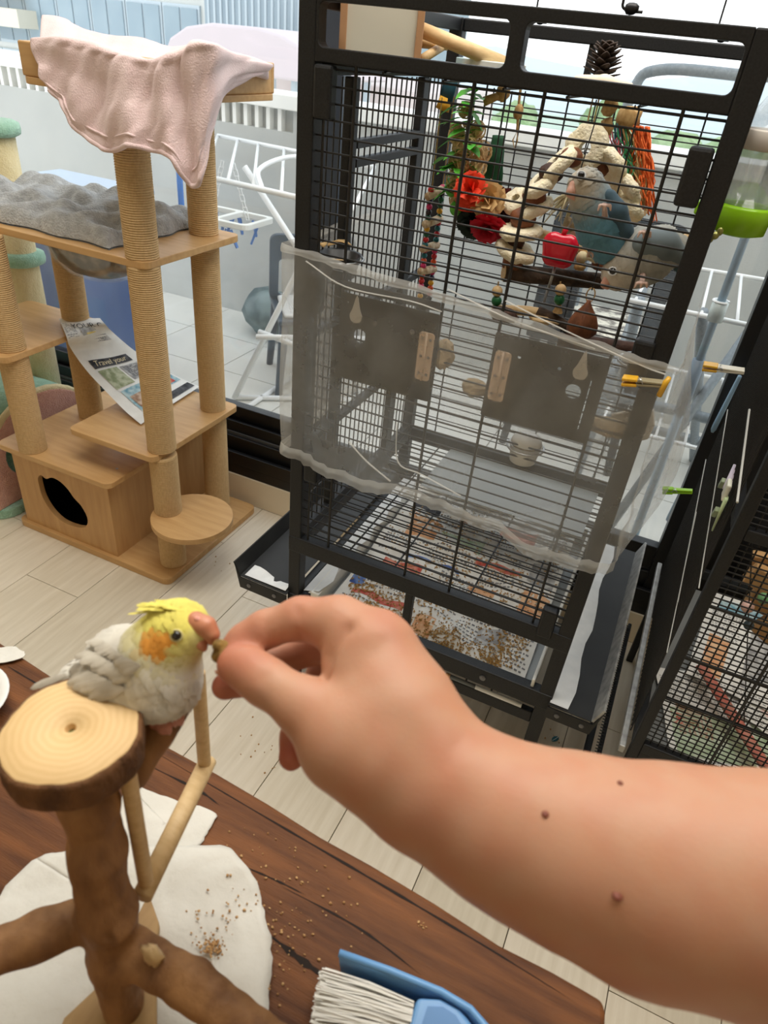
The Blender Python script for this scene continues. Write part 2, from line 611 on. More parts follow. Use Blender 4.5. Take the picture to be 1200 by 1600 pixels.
MB().box(-16, -9.9, 8.9, 9.03, 1.2, 1.6).build('parapet_panel', pmat('beige_panel', (206, 196, 178), .7), bd)
m_hump = pmat('pinkish_white_awning', (206, 194, 198), .6)
hp = [(-4.12, 1.0), (-4.08, 1.07), (-3.93, 1.15), (-3.7, 1.19), (-3.32, 1.195), (-3.1, 1.165), (-2.98, 1.12), (-2.93, 1.02), (-2.9, .9), (-4.15, .9)]
cn = thing('awning', 'pale pinkish rounded awning just beyond the balcony wall', 'awning', (-3.5, 5, .6))
MB().poly(hp, [], 1.4, XZ(6.4)).build('canopy', m_hump, cn, angle=40, bevel=.02)
for x in (-4.0, -3.05):
    for y in (5.1, 6.3):
        MB().tube([(x, y, -8), (x, y, .92)], .03).build('post', m_mul, cn)
low = tag(MB().box(-6, -2.55, 6.5, 8.5, -8, .86).build('low_building', pmat('pale_rose_wall', (204, 192, 188), .8), bevel=.03), 'pale rose low building seen over the white wall cap', 'building')
# far ground, hills and trees
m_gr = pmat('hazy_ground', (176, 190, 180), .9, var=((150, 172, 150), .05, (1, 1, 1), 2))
tag(MB().box(-400, 400, 3.2, 600, -9, -8).build('ground', m_gr), kind='structure')
rg = random.Random(3)
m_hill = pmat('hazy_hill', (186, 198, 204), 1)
rows = []
for i in range(5):
    row = []
    for j in range(61):
        x = -160 + j * 7
        h = 3.2 + 1.6 * math.sin(x * .045) + 1.1 * math.sin(x * .11 + 1) + .5 * math.sin(x * .31)
        row.append((x, 150 + i * 14, -9 + (h + 7.2) * math.sin(math.pi * i / 4)))
    rows.append(row)
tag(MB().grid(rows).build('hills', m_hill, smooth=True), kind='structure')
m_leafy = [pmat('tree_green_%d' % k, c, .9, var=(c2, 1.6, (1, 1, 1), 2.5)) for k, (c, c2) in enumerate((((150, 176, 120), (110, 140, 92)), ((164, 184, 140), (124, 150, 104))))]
m_trunk = pmat('tree_trunk', (110, 96, 80), .9)
NTH = 'first second third fourth fifth sixth seventh eighth ninth tenth eleventh twelfth thirteenth fourteenth'.split()
for k in range(14):
    x = -12.5 + k * 1.55 + rg.uniform(-.05, .05); y = 25 + 3.4 * (k % 2) + rg.uniform(-3, 4); top = -.1 + rg.uniform(-.5, .45)
    t = thing('street_tree', 'hazy green tree beyond the balcony wall, %s of the row from the left' % NTH[k], 'tree', (x, y, -8), 'hazy trees far beyond the balcony')
    MB().tube([(x, y, -8), (x, y, -4)], .2).build('trunk', m_trunk, t)
    c = MB()
    for q in range(9):
        a = rg.uniform(0, 6.28); rr = rg.uniform(0, .7)
        r_ = rg.uniform(.55, .8)
        c.ball((x + rr * math.cos(a), y + rr * math.sin(a), top - r_ - rg.uniform(0, 2.2)), (r_, r_, r_ * .9), 14, 9, .12, q + k * 9)
    c.ball((x, y, top - 2.3), (1.25, 1.25, 2.0), 14, 9, .1, k)
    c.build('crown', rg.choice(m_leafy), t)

# drying racks, poles, chairs on the balcony
def rods(name, segs, r, mat, par):
    for a, c in segs: MB().tube([a, c], r, 8).build(name, mat, par, smooth=True)
dr = thing('drying_rack', 'white folding drying rack with slanted legs on the balcony at left', 'drying rack', (-1.6, 2.4, 0))
zt = .85
A0, A1, B0, B1 = V(-1.52, 1.98, .8), V(-.95, 1.92, .8), V(-2.06, 2.80, .8), V(-1.25, 2.70, .8)
rods('rail', ((A0, A1), (B0, B1)), .009, m_white, dr)
for t0, t1 in ((.0, .0), (.18, .14), (.36, .28), (.55, .45), (.75, .65), (1, 1)):
    rods('rod', ((A0.lerp(A1, t0), B0.lerp(B1, t1)),), .006, m_white, dr)
bow = catmull([A0.lerp(A1, .42), A0.lerp(A1, .32) + V(-.05, .15, .03), (-1.45, 2.45, .83), (-1.2, 2.5, .83)], 6)
MB().tube(bow, .008, 8).build('support_arm', m_white, dr, smooth=True)
rods('leg', (((-1.47, 2.04, 0.01), (-1.14, 2.2, .80)), ((-1.58, 2.30, .79), (-1.12, 2.30, .30)), ((-1.12, 2.30, .3), (-1.05, 2.32, .01))), .011, m_white, dr)
rods('foot_bar', (((-1.38, 1.95, .012), (-1.39, 2.4, .012)), ((-1.47, 2.04, .012), (-1.05, 2.32, .012)), ((-1.34, 2.0, .3), (-1.0, 2.25, .3)), ((-1.36, 2.05, .3), (-1.0, 2.05, .27))), .01, m_white, dr)
# peg hanger with blue pegs
ph = thing('peg_hanger', 'white rectangular peg hanger with blue pegs hanging from the rack', 'peg hanger', (-1.63, 2.3, .6))
fr = MB().poly(rect(-.17, .12, -.1, .1, .03), [rect(-.15, -.04, -.08, .08, .02), rect(-.02, .1, -.08, .08, .02)], .02, at((-1.63, 2.3, .595))).build('tray_frame', pmat('white_plastic', (236, 236, 230), .4), ph, bevel=.003)
m_peg = pmat('blue_peg', (58, 122, 206), .4)
rg = random.Random(5)
for k in range(9):
    x = -1.78 + .03 * k + rg.uniform(-.004, .004); y = 2.3 + (-.09 if k % 2 else .09) * (1 if k < 8 else 0)
    M = Matrix.Translation((x, y, .56)) @ Euler((rg.uniform(-.4, .4), rg.uniform(-.35, .35), rg.uniform(0, 3))).to_matrix().to_4x4()
    MB().fbox(M, -.005, .005, -.004, .004, -.035, .03).fbox(M @ Matrix.Rotation(.2, 4, 'Y'), .004, .010, -.004, .004, -.035, .03).build('peg', m_peg, ph)
for sx in (-.1, .06):
    for k in range(9):
        p = V(-1.63 + sx, 2.3, .61).lerp(V(-1.66 + sx * .3, 2.32, .79), k / 9)
        q = V(-1.63 + sx, 2.3, .61).lerp(V(-1.66 + sx * .3, 2.32, .79), (k + 1.1) / 9)
        d = V(.006, .004 * (k % 2), 0)
        MB().tube([p + d, q + d, q - d, p - d], .002, 5, closed=True).build('chain_link', m_white, ph)
MB().tube([(-1.9, 2.33, .78), (-1.9, 2.33, .55)], .012, 8).build('blue_peg_bundle', m_peg, ph)
m_blue_plastic = pmat('light_blue_tube', (136, 164, 184), .35, var=((120, 150, 172), 40, (1, 1, 1), 1.5))
pole = thing('clothes_pole', 'pale blue upright telescopic pole beside the balcony drying rack', 'pole', (.077, 1.75, 0))
MB().tube([(.077, 1.75, 0), (.077, 1.75, .56)], .0115, 12).build('lower_tube', m_blue_plastic, pole, smooth=True)
MB().tube([(.077, 1.75, .56), (.077, 1.75, 2.3)], .0095, 12).build('upper_tube', m_blue_plastic, pole, smooth=True)
MB().tube([(.077, 1.75, .52), (.077, 1.75, .66)], .0155, 12).build('grip_sleeve', pmat('grey_blue_sleeve', (96, 116, 134), .4), pole, smooth=True)
MB().tube([(.077, 1.75, .755), (.077, 1.75, .80)], .018, 12).build('clamp', pmat('clear_grey_clamp', (186, 198, 196), .3), pole, smooth=True)
MB().tube([(.077 + .017 * math.cos(q / 2), 1.75 + .017 * math.sin(q / 2), .8) for q in range(12)], .003, 6).build('ring', m_white, pole)
d2 = thing('drying_rack', 'white two tier drying rack behind the pale blue pole', 'drying rack', (.1, 2.3, 0))
U = [V(-.12, 2.26, .75), V(.5, 2.34, .75), V(-.12, 1.79, .75), V(.5, 1.80, .75)]
rods('rail', ((U[0], U[1]), (U[2], U[3])), .006, m_white, d2)
for t in (.02, .14, .27, .40, .53, .68, .84, .98): rods('rod', ((U[0].lerp(U[1], t), U[2].lerp(U[3], t)),), .004, m_white, d2)
U = [V(-.12, 2.53, .35), V(.5, 2.60, .35), V(-.12, 1.94, .35), V(.5, 1.97, .35)]
rods('rail', ((U[0], U[1]), (U[2], U[3])), .006, m_white, d2)
for t in (.02, .14, .27, .40, .53, .68, .84, .98): rods('rod', ((U[0].lerp(U[1], t), U[2].lerp(U[3], t)),), .004, m_white, d2)
m_gtube = pmat('grey_galvanised_tube', (132, 142, 148), .5, var=((104, 114, 122), 120, (1, 1, 1), 2))
rods('leg', (((.22, 2.62, 0), (.05, 1.82, .75)), ((.0, 1.9, 0.02), (.24, 2.3, .75)), ((-.1, 2.62, 0), (-.1, 1.82, .75)), ((-.14, 1.9, 0), (-.12, 2.3, .75))), .014, m_gtube, d2)
rods('cross_bar', (((-.14, 2.1, .38), (.45, 2.12, .38)), ((-.14, 2.45, .15), (.45, 2.48, .15))), .016, m_gtube, d2)
MB().tube(catmull([(-.36, 2.62, .9), (-.345, 2.61, 1.15), (-.285, 2.6, 1.215), (-.05, 2.6, 1.225), (.3, 2.6, 1.22), (.33, 2.6, .9)], 6), .016, 10).build('arched_handle', m_gtube, d2, smooth=True)
rods('post', (((-.36, 2.62, 0), (-.36, 2.62, .9)), ((.33, 2.6, 0), (.33, 2.6, .9))), .014, m_gtube, d2)
m_navy = pmat('dark_navy_plastic', (50, 68, 84), .45)
def chair(label, loc, rz, mat, seat_mat, ow=.165, cx=0, sc=1, sz=1):
    c = thing('balcony_chair', label, 'chair', loc)
    R = Matrix.Translation(loc) @ Matrix.Rotation(rz, 4, 'Z') @ Matrix.Diagonal((sc, sc, sz, 1))
    MB().fbox(R, -.2, .2, -.2, .2, .42, .45).build('seat', mat, c, bevel=.006)
    MB().fbox(R, -.17, .17, -.17, .16, .45, .475).build('cushion', seat_mat, c, bevel=.012, seg=3)
    bk = R @ Matrix.Translation((0, .2, 0)) @ Matrix.Rotation(.12, 4, 'X') @ Matrix(((1, 0, 0, 0), (0, 0, -1, 0), (0, 1, 0, 0), (0, 0, 0, 1)))
    MB().poly(rect(-.21, .21, .45, .84, .04), [rect(cx - ow, cx + ow, .48, .70, .02), rect(-.05, .05, .755, .79, .016)], .025, bk).build('backrest', mat, c, bevel=.003)
    for sx in (-1, 1):
        for sy in (-1, 1):
            MB().tube([R @ V(.17 * sx, .17 * sy, .43), R @ V(.2 * sx, .2 * sy, 0)], [.02, .014], 8).build('leg', mat, c, smooth=True)
    return c
chair('dark navy plastic chair with a white seat behind the balcony drying rack', (-1.33, 2.40, 0), .68, m_navy, m_white, sc=.8, sz=.68)
m_swirl = pmat('swirl_print_cushion', (236, 230, 212), .6, var=((120, 112, 104), 26, (1, 1, 1), 9))
chair('black framed chair with a patterned cushion seen through the bird cage', (-.25, 2.52, 0), math.pi - .04, pmat('black_plastic', (11, 12, 14), .7, 0, .2), m_swirl, .115, -.04)
# blue storage bin
m_bin = pmat('slate_blue_plastic', (72, 98, 150), .5, var=((60, 86, 136), 6, (1, 1, 1), 1.5))
bn = thing('storage_bin', 'slate blue lidded storage bin on the balcony behind the cat trees', 'storage bin', (-2.2, 2.0, 0))
MB().lathe([(.21, 0), (.235, .02), (.28, .62), (.27, .64)], at((-2.2, 2.02, 0)) @ Matrix.Rotation(math.pi / 4, 4, 'Z') @ Matrix.Diagonal((1.15, 1.15, 1, 1)), 4).build('body', m_bin, bn, bevel=.02, seg=3)
MB().box(-2.44, -1.96, 1.78, 2.26, .635, .665).build('lid', pmat('grey_blue_lid', (168, 184, 204), .4), bn, bevel=.012, seg=3)
MB().box(-2.3, -2.18, 1.76, 1.80, .655, .69).build('handle', m_white, bn, bevel=.006)
ac = [(-1.76, 2.7), (-1.3, 2.7)]
bag = MB().ball((-1.72, 2.72, .1), (.17, .1, .12), 16, 10, .1, 4).build('plastic_bag', pmat('dull_green_bag', (120, 140, 140), .4, var=((70, 92, 96), 9, (1, 1, 1), 4)), smooth=True)
tag(bag, 'dull green crumpled bag at the foot of the balcony wall', 'bag')
# ------------------------------------------------------------------ cat tree
m_oak = [pmat('oak_veneer_' + n, c, .45, 0, .4, var=(c2, 7, st, 2.0), bump=(90, .05, .001, st)) for n, c, c2, st in (
    ('flat', (208, 168, 116), (188, 146, 94), (1.2, 10, 10)), ('upright', (202, 160, 108), (182, 138, 88), (9, 9, 1)))]
m_sisal = pmat('sisal_rope', (216, 184, 136), .95, var=((196, 162, 114), 260, (1, 1, .4), 2), bump=(700, .6, .002, (1, 1, 1)))
m_plush = pmat('pink_plush', (234, 212, 210), .95, sheen=.2, var=((222, 194, 194), 30, (1, 1, 1), 1.4), bump=(380, .5, .003, (1, 1, 1)))
m_grey_plush = pmat('grey_plush', (196, 198, 198), .95, sheen=.3, var=((158, 160, 162), 60, (1, 1, 1), 2.2), bump=(240, .9, .006, (1, 1, 1)))
ct = thing('cat_tree', 'tall oak veneer cat tree with sisal posts before the window', 'cat tree', (-1.23, 1.25, 0))
def slab(name, pts, z0, z1, mat=m_oak[0], bev=.002):
    return MB().poly(pts, [], z1 - z0, XY(z0)).build(name, mat, ct, bevel=bev)
slab('base_plate', rect(-1.497, -.978, 1.045, 1.452, .02), 0, .02)
def post(x, y, z0, z1, r=.0335):
    prof = []
    z = z0
    while z < z1 - .0045:
        prof += [(r - .0016, z), (r, z + .0013), (r + .0003, z + .0022), (r, z + .0033)]
        z += .0046
    prof.append((r - .001, z1))
    MB().lathe(prof, at((x, y, 0)), 24).build('sisal_post', m_sisal, ct, angle=50)
P1, P2, P3, P4 = (-1.018, 1.117), (-1.05, 1.36), (-1.393, 1.062), (-1.413, 1.283)
for z0, z1 in ((.02, .17), (.185, .35), (.365, .795), (.81, 1.088)):
    if not (z0 == .02): post(*P1, z0, z1)
    else: post(*P1, z0, z1)
for z0, z1 in ((.02, .35), (.365, .795), (.81, 1.088)): post(*P2, z0, z1)
for z0, z1 in ((.27, .525), (.54, .795)): post(*P3, z0, z1); post(*P4, z0, z1)
# cat house
paw = [(.055, 0), (.075, .018), (.08, .045), (.066, .075), (.045, .092), (.03, .112), (.008, .128), (-.02, .132), (-.044, .120), (-.06, .126), (-.074, .112), (-.076, .085), (-.072, .05), (-.052, .015), (-.02, -.006), (.02, -.008)]
paw = [(p.x, p.y) for p in catmull([(a, b_, 0) for a, b_ in paw], 3, True)]
hx0, hx1, hy0, hy1 = -1.472, -1.150, 1.055, 1.452
MB().poly(rect(hx0, hx1, .02, .255), [[(-1.318 + u, .072 + v) for u, v in paw]], .014, XZ(hy0 + .014)).build('front_panel', m_oak[1], ct)
MB().box(hx1 - .014, hx1, hy0 + .014, hy1, .02, .255).build('side_panel', m_oak[1], ct)
MB().box(hx0, hx0 + .014, hy0 + .014, hy1, .02, .255).build('side_panel', m_oak[1], ct)
MB().box(hx0 + .014, hx1 - .014, hy1 - .014, hy1, .02, .255).build('back_panel', m_oak[1], ct)
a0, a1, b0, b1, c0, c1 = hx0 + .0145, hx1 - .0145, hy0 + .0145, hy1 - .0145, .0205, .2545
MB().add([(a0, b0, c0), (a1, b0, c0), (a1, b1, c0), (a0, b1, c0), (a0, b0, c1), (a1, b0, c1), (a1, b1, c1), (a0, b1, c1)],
         [(0, 1, 2, 3), (7, 6, 5, 4), (1, 5, 6, 2), (2, 6, 7, 3), (3, 7, 4, 0)]).build('inside_shade', pmat('painted_inside_shade', (16, 14, 12), .95, 0, .1), ct)  # black liner puts the shade inside the house into its colour
slab('house_top', rect(-1.492, -1.118, 1.03, 1.462, .02), .255, .27)
MB().lathe([(.0035, .27), (.0035, .2705), (.002, .271)], at((-1.155, 1.10, 0)), 10).build('screw', pmat('steel', (180, 180, 180), .3, .9), ct)
# platforms
slab('round_step', circ(-.953, 1.128, .101, 48), .17, .185)
slab('middle_step', rect(-1.266, -1.003, 1.068, 1.412, .018), .35, .365)
slab('left_step', rect(-1.62, -1.355, 1.01, 1.325, .018), .525, .54)
bp = MB().poly(rect(-1.52, -.985, 1.085, 1.415, .02), [circ(-1.25, 1.25, .125, 40)], .015, XY(.795)).build('bed_platform', m_oak[0], ct, bevel=.002)
slab('top_plate', rect(-1.235, -.915, 1.085, 1.455, .02), 1.088, 1.10)
for (a) in ((-1.232, -.918, 1.088, 1.098), (-1.232, -.918, 1.442, 1.452)): MB().box(*a[:2], *a[2:], 1.10, 1.155).build('tray_wall', m_oak[0], ct, bevel=.003)
for (a) in ((-1.232, -1.222, 1.098, 1.442), (-.928, -.918, 1.098, 1.442)): MB().box(*a[:2], *a[2:], 1.10, 1.155).build('tray_wall', m_oak[0], ct, bevel=.003)
# clear hammock bowl under the bed platform
m_clear = veil('clear_acrylic', (235, 240, 240), .03, .05, .10, translucent=.6)
prof = [(.128, .0), (.127, -.03), (.115, -.065), (.085, -.095), (.045, -.112), (.002, -.117)]
bw = MB().lathe(prof, at((-1.25, 1.25, .806)), 32, cap=False).build('clear_bowl', m_clear, ct, smooth=True, solid=.003)
MB().lathe([(.124, -.012), (.121, -.035), (.109, -.064), (.08, -.091), (.04, -.107), (.002, -.112)], at((-1.25, 1.25, .807)), 24).build('bowl_liner', pmat('dark_patterned_liner', (26, 25, 25), .5, var=((150, 140, 124), 22, (1, 1, 1), 6)), ct, smooth=True)
# grey cushion
rows = []
NU, NV = 72, 44
rgc = random.Random(11)
tufts = [(-.21 + .084 * i + (.042 if j % 2 else 0) + rgc.uniform(-.008, .008), -.105 + .07 * j + rgc.uniform(-.006, .006)) for i in range(6) for j in range(4)]
def cush(u, v):
    x, y = .255 * u, .150 * v
    e = max(0, 1 - abs(u) ** 9) ** .45 * max(0, 1 - abs(v) ** 7) ** .45
    h = .052 * e
    for a, c in tufts: h -= .024 * math.exp(-((x - a) ** 2 + (y - c) ** 2) / .00055) * e
    h += .007 * math.sin(x * 52 + 3 * math.sin(y * 30)) * e + .006 * math.sin(y * 62 + x * 20) * e
    return (-1.345 + x + .006 * math.sin(v * 9), 1.26 + y + .005 * math.sin(u * 11), .812 + max(h, .002))
for i in range(NV + 1):
    rows.append([cush(-1 + 2 * j / NU, -1 + 2 * i / NV) for j in range(NU + 1)])
cb = MB().grid(rows)
und = [[(p[0], p[1], .811) for p in r] for r in rows]
cb.grid([list(reversed(r)) for r in und])
n0 = len(rows[0])
cu = cb.build('cat_cushion', m_grey_plush, smooth=True)
tag(cu, 'grey tufted plush cushion on the middle platform of the cat tree', 'cushion')
# ------------------------------------------------------------------ the big black bird cage
CX0, CX1, CYF, CYB = -.5355, .007, .90, 1.455
cage = thing('bird_cage', 'tall black wire bird cage with white netting tied around its middle', 'bird cage', (-.265, 1.18, 0))
T = .025
def cbox(name, *a, bev=.002, mat=m_black, par=cage): return MB().box(*a).build(name, mat, par, bevel=bev)
# corner posts reach from the floor to the top rim
for x0, y0 in ((CX0, CYF), (CX1 - T, CYF), (CX0, CYB - T), (CX1 - T, CYB - T)):
    cbox('corner_post', x0, x0 + T, y0, y0 + T, 0.03, 1.262)
    MB().lathe([(.006, .0), (.016, .004), (.016, .03), (.008, .036)], at((x0 + T / 2, y0 + T / 2, 0)), 16).build('caster', m_black, cage, smooth=True)
# top rim: front and back plates with two long rounded windows each, sides plain
def rim(y0, name):
    x0, x1 = CX0 + T, CX1 - T
    mid = -.257
    MB().poly(rect(x0, x1, 1.187, 1.262), [rect(x0 + .004, mid - .009, 1.203, 1.249, .008), rect(mid + .009, x1 - .004, 1.203, 1.249, .008)], .02, XZ(y0 + .02)).build(name, m_black, cage, bevel=.0012)
rim(CYF, 'front_rim')
cbox('back_rim', CX0 + T, CX1 - T, CYB - .02, CYB, 1.242, 1.262)
cbox('back_rim', CX0 + T, CX1 - T, CYB - .02, CYB, 1.172, 1.189)
for x in (-.275,): cbox('rim_strut', x - .006, x + .006, CYB - .016, CYB - .004, 1.18, 1.244)
for x in (CX0 + .002, CX1 - T + .002):
    cbox('side_rim', x, x + .02, CYF + T, CYB - T, 1.242, 1.262)
    cbox('side_rim', x, x + .02, CYF + T, CYB - T, 1.172, 1.190)
# roof wires
xi0, xi1 = CX0 + T, CX1 - T
for k in range(28): bar((xi0, CYF + .02 + .0192 * k, 1.186), (xi1, CYF + .02 + .0192 * k, 1.186), .0013, m_black_in, cage, 'roof_bar')
for x in (-.42, -.34, -.265, -.19, -.11): bar((x, CYF + .01, 1.1835), (x, CYB - .01, 1.1835), .0016, m_black_in, cage, 'roof_bar')
# front and back wires
VX = (-.455, -.300, -.215, -.063)
z = 1.181
while z > .44:
    bar((xi0, CYF + .010, z), (xi1, CYF + .010, z), .0014, m_black_in, cage)
    bar((xi0, CYB - .010, z - .006), (xi1, CYB - .010, z - .006), .0012, m_black_in, cage)
    z -= .0189
for x in VX:
    bar((x, CYF + .007, .435), (x, CYF + .007, 1.19), .0023, m_black_in, cage, 'upright_bar')
    bar((x + .002, CYB - .007, .435), (x + .002, CYB - .007, 1.18), .0018, m_black_in, cage, 'upright_bar')
for x in (xi0 + .012, xi1 + .004):
    bar((x, CYF + .007, .435), (x, CYF + .007, 1.165), .002, m_black_in, cage, 'upright_bar')
# side panels: three sections of upright wires between flat stiles, one tilted tray rail pair in the middle
def side(x, w, s):
    ys = [CYF + T, 1.02, 1.052, 1.288, 1.318, CYB - T]
    for a, c in ((1.02, 1.045), (1.29, 1.315)):
        cbox('side_stile', x, x + .014, a, c, .43, 1.17)
    for a, c in ((CYF + T, 1.02), (1.045, 1.29), (1.315, CYB - T)):
        n = max(2, round((c - a) / .0205))
        for k in range(1, n):
            y = a + (c - a) * k / n
            bar((x + .007, y, .43), (x + .007, y, 1.17), .0013, m_black_in, cage, 'side_bar')
    for z0, z1 in ((.425, .445), (.62, .632), (.815, .827)):
        cbox('side_rail', x + .001, x + .015, CYF + T, CYB - T, z0, z1, bev=.001)
    for z0 in (1.052, 1.078):
        cbox('side_rail', x + .001, x + .015, 1.045, 1.29, z0, z0 + .012, bev=.001)
side(CX0 + .006, 0, 1)
side(CX1 - .020, 0, -1)
# bottom frame and floor grate
cbox('front_rail', CX0, CX1, CYF - .0015, CYF + .022, .402, .436)
cbox('back_rail', CX0 + T, CX1 - T, CYB - .02, CYB, .402, .436)
cbox('side_bottom_rail', CX0 + .003, CX0 + .023, CYF + T, CYB - T, .402, .428)
cbox('side_bottom_rail', CX1 - .023, CX1 - .003, CYF + T, CYB - T, .402, .428)
k = 0
y = CYF + .035
while y < CYB - .03:
    bar((xi0, y, .412), (xi1, y, .412), .0013, m_black_in, cage, 'grate_bar'); y += .0195
for x in (-.43, -.335, -.185, -.09): bar((x, CYF + .02, .4095), (x, CYB - .02, .4095), .0018, m_black_in, cage, 'grate_bar')
# tray opening
cbox('front_stile', -.292, -.277, CYF + .002, CYF + .018, .292, .402)
cbox('tray_rail', CX0, CX1, CYF - .002, CYF + .02, .258, .294)
cbox('lower_rail', CX0 + T, CX1 - T, CYF + .004, CYF + .018, .205, .232)
bar((CX0 + T, CYF + .01, .247), (CX1 - T, CYF + .01, .247), .002, m_black_in, cage, 'lower_bar')
for x in (-.15, -.1, -.2): bar((x, CYF + .01, .230), (x, CYF + .01, .26), .002, m_black_in, cage, 'lower_bar')
for x in (CX0 + .003, CX1 - .02):
    cbox('tray_rail', x, x + .017, CYF + T, CYB - T, .262, .288)
cbox('tray_rail', CX0 + T, CX1 - T, CYB - .018, CYB, .262, .288)
m_bolt = pmat('bolt_head', (120, 120, 122), .35, .8)
for x in (-.12, -.4): MB().lathe([(.006, 0), (.006, .002), (.003, .004)], XZ(CYF - .002) @ at((x, .276, 0)), 12).build('bolt', m_bolt, cage)
# slide-out tray with a pale rim
m_tray = pmat('grey_tray_sheet', (150, 152, 150), .4, .3)
m_traywhite = pmat('white_tray_rim', (232, 232, 226), .35)
tx0, tx1, ty0, ty1 = -.487, -.030, .905, 1.44
tr = MB().box(tx0, tx1, ty0, ty1, .266, .270).build('tray', m_tray, cage)
for a in ((tx0, tx0 + .018, ty0, ty1), (tx1 - .006, tx1, ty0, ty1), (tx0, tx1, ty1 - .01, ty1)): MB().box(*a, .27, .312).build('tray_rim', m_traywhite, tr, bevel=.002)
# seed guards: sloping sheets on both sides with turned-up lips
m_sheet = pmat('black_sheet_metal', (27, 27, 27), .5, .1, .4, var=((42, 42, 41), 14, (1, 1, 1), 1.8))
m_lip = pmat('grey_lip_sky_sheen', (190, 190, 187), .4, .3, .5, var=((130, 130, 128), 60, (1, 1, 1), 2))  # grey metal paled to paint in the sky's reflection on the lip
def guard(inner, outer, lip, y0, y1, lipmat):
    def prism(a, c, th, nm, mat, par, yy0=y0, yy1=y1):
        a, c = V(a[0], 0, a[1]), V(c[0], 0, c[1])
        d = (c - a).normalized(); nn = V(-d.z, 0, d.x) * th
        vs = [(p.x, yy, p.z) for yy in (yy0, yy1) for p in (a, c, c + nn, a + nn)]
        return MB().add(vs, [(0, 1, 2, 3), (7, 6, 5, 4), (0, 4, 5, 1), (1, 5, 6, 2), (2, 6, 7, 3), (3, 7, 4, 0)]).build(nm, mat, par)
    g = prism(inner, outer, .002, 'seed_guard', m_sheet, cage)
    prism(outer, lip, .004, 'guard_lip', lipmat, g)
    mx = (inner[0] + outer[0]) / 2; mz = (inner[1] + outer[1]) / 2
    f = [(inner[0], inner[1] - .004), (outer[0], outer[1] - .004), (lip[0], lip[1] - .004), (outer[0], outer[1] - .03), (inner[0], inner[1] - .03)]
    MB().poly(f if inner[0] < outer[0] else f[::-1], [], .003, XZ(y0 + .0015)).build('guard_end', m_sheet, g)
    for t in (.25, .8):
        MB().lathe([(.0045, 0), (.0045, .0015), (.002, .003)], XZ(y0 - .0015) @ at((inner[0] + (outer[0] - inner[0]) * t, mz - .016, 0)), 10).build('bolt', m_bolt, g)
    return g
gl = guard((CX0 + .004, .298), (-.640, .300), (-.652, .330), .888, 1.44, m_sheet)
gr = guard((CX1 - .004, .284), (.083, .284), (.095, .320), .888, 1.44, m_lip)
# latch blocks
for x, y0, zz in ((CX0 + .026, CYF, 1.155), (CX1 - .052, CYF, 1.125), (CX1 - .047, CYF, .91), (CX0 + .022, CYF, .90), (CX0 + .03, CYF, .60), (CX1 - .06, CYF, .45)):
    cbox('latch', x, x + .026, y0 - .006, y0 + .014, zz - .03, zz + .03, bev=.004)
# feeder doors behind the netting
m_plate = pmat('black_door_sheet', (30, 30, 30), .5, .1, .45)
m_hinge = pmat('beige_hinge', (196, 172, 150), .45)
def plate(c0, c1, holes, hinge, y, name='feeder_door'):
    p = MB().poly(rect(c0[0], c1[0], c0[1], c1[1], .003), holes, .002, XZ(y + .002)).build(name, m_plate, cage)
    hx, hz0, hz1 = hinge
    h = MB().poly(rect(hx - .0115, hx + .0115, hz0, hz1, .005), [], .002, XZ(y)).build('hinge', m_hinge, p, bevel=.0008)
    MB().tube([(hx, y - .003, hz0), (hx, y - .003, hz1)], .0018, 8).build('hinge_pin', m_hinge, h, smooth=True)
    for q in range(3):
        for sx in (-.006, .006):
            MB().lathe([(.0022, 0), (.0018, .0012), (.0005, .0018)], XZ(y - .002) @ at((hx + sx, hz0 + .01 + q * (hz1 - hz0 - .02) / 2, 0)), 8).build('rivet', m_bolt, h)
    return p
tear = [(p.x, p.y) for p in catmull([(.0, .024, 0), (.006, .004, 0), (.010, -.006, 0), (.006, -.015, 0), (-.006, -.015, 0), (-.010, -.006, 0), (-.006, .004, 0)], 3, True)]
m_tear = pmat('pale_tear_tab', (172, 166, 156), .5)
for nm, c0, c1, hole, hinge, tx, riv, slot in (
    ('l', (-.453, .780), (-.298, .912), (-.418, .853), (-.3125, .812, .884), -.426, ((-.395, .878), (-.336, .879)), None),
    ('r', (-.216, .783), (-.063, .908), (-.097, .853), (-.1995, .811, .884), -.094, ((-.178, .881), (-.122, .879), (-.138, .862)), (-.0775, .802, .874))):
    hs = [circ(hole[0], hole[1], .0105, 20)] + ([circ(rx, rz, .0026, 10) for rx, rz in riv[:2]] if slot else [])
    if slot: hs.append(rect(slot[0] - .0009, slot[0] + .0009, slot[1], slot[2]))
    p = plate(c0, c1, hs, hinge, CYF - .004)
    MB().poly([(tx + u, .888 + v) for u, v in tear], [], .0015, XZ(CYF - .0045)).build('tear_tab', m_tear, p)
    if not slot:
        for rx, rz in riv: MB().lathe([(.004, 0), (.0036, .0015), (.001, .0022)], XZ(CYF - .004) @ at((rx, rz, 0)), 12).build('rivet', m_bolt, p)
        MB().box(-.45, -.30, CYF - .0028, CYF - .001, .9155, .928).build('upper_flap', m_plate, p)
m_chew = pmat('pale_chew_block', (206, 190, 160), .8, var=((180, 162, 130), 60, (1, 1, 1), 2))
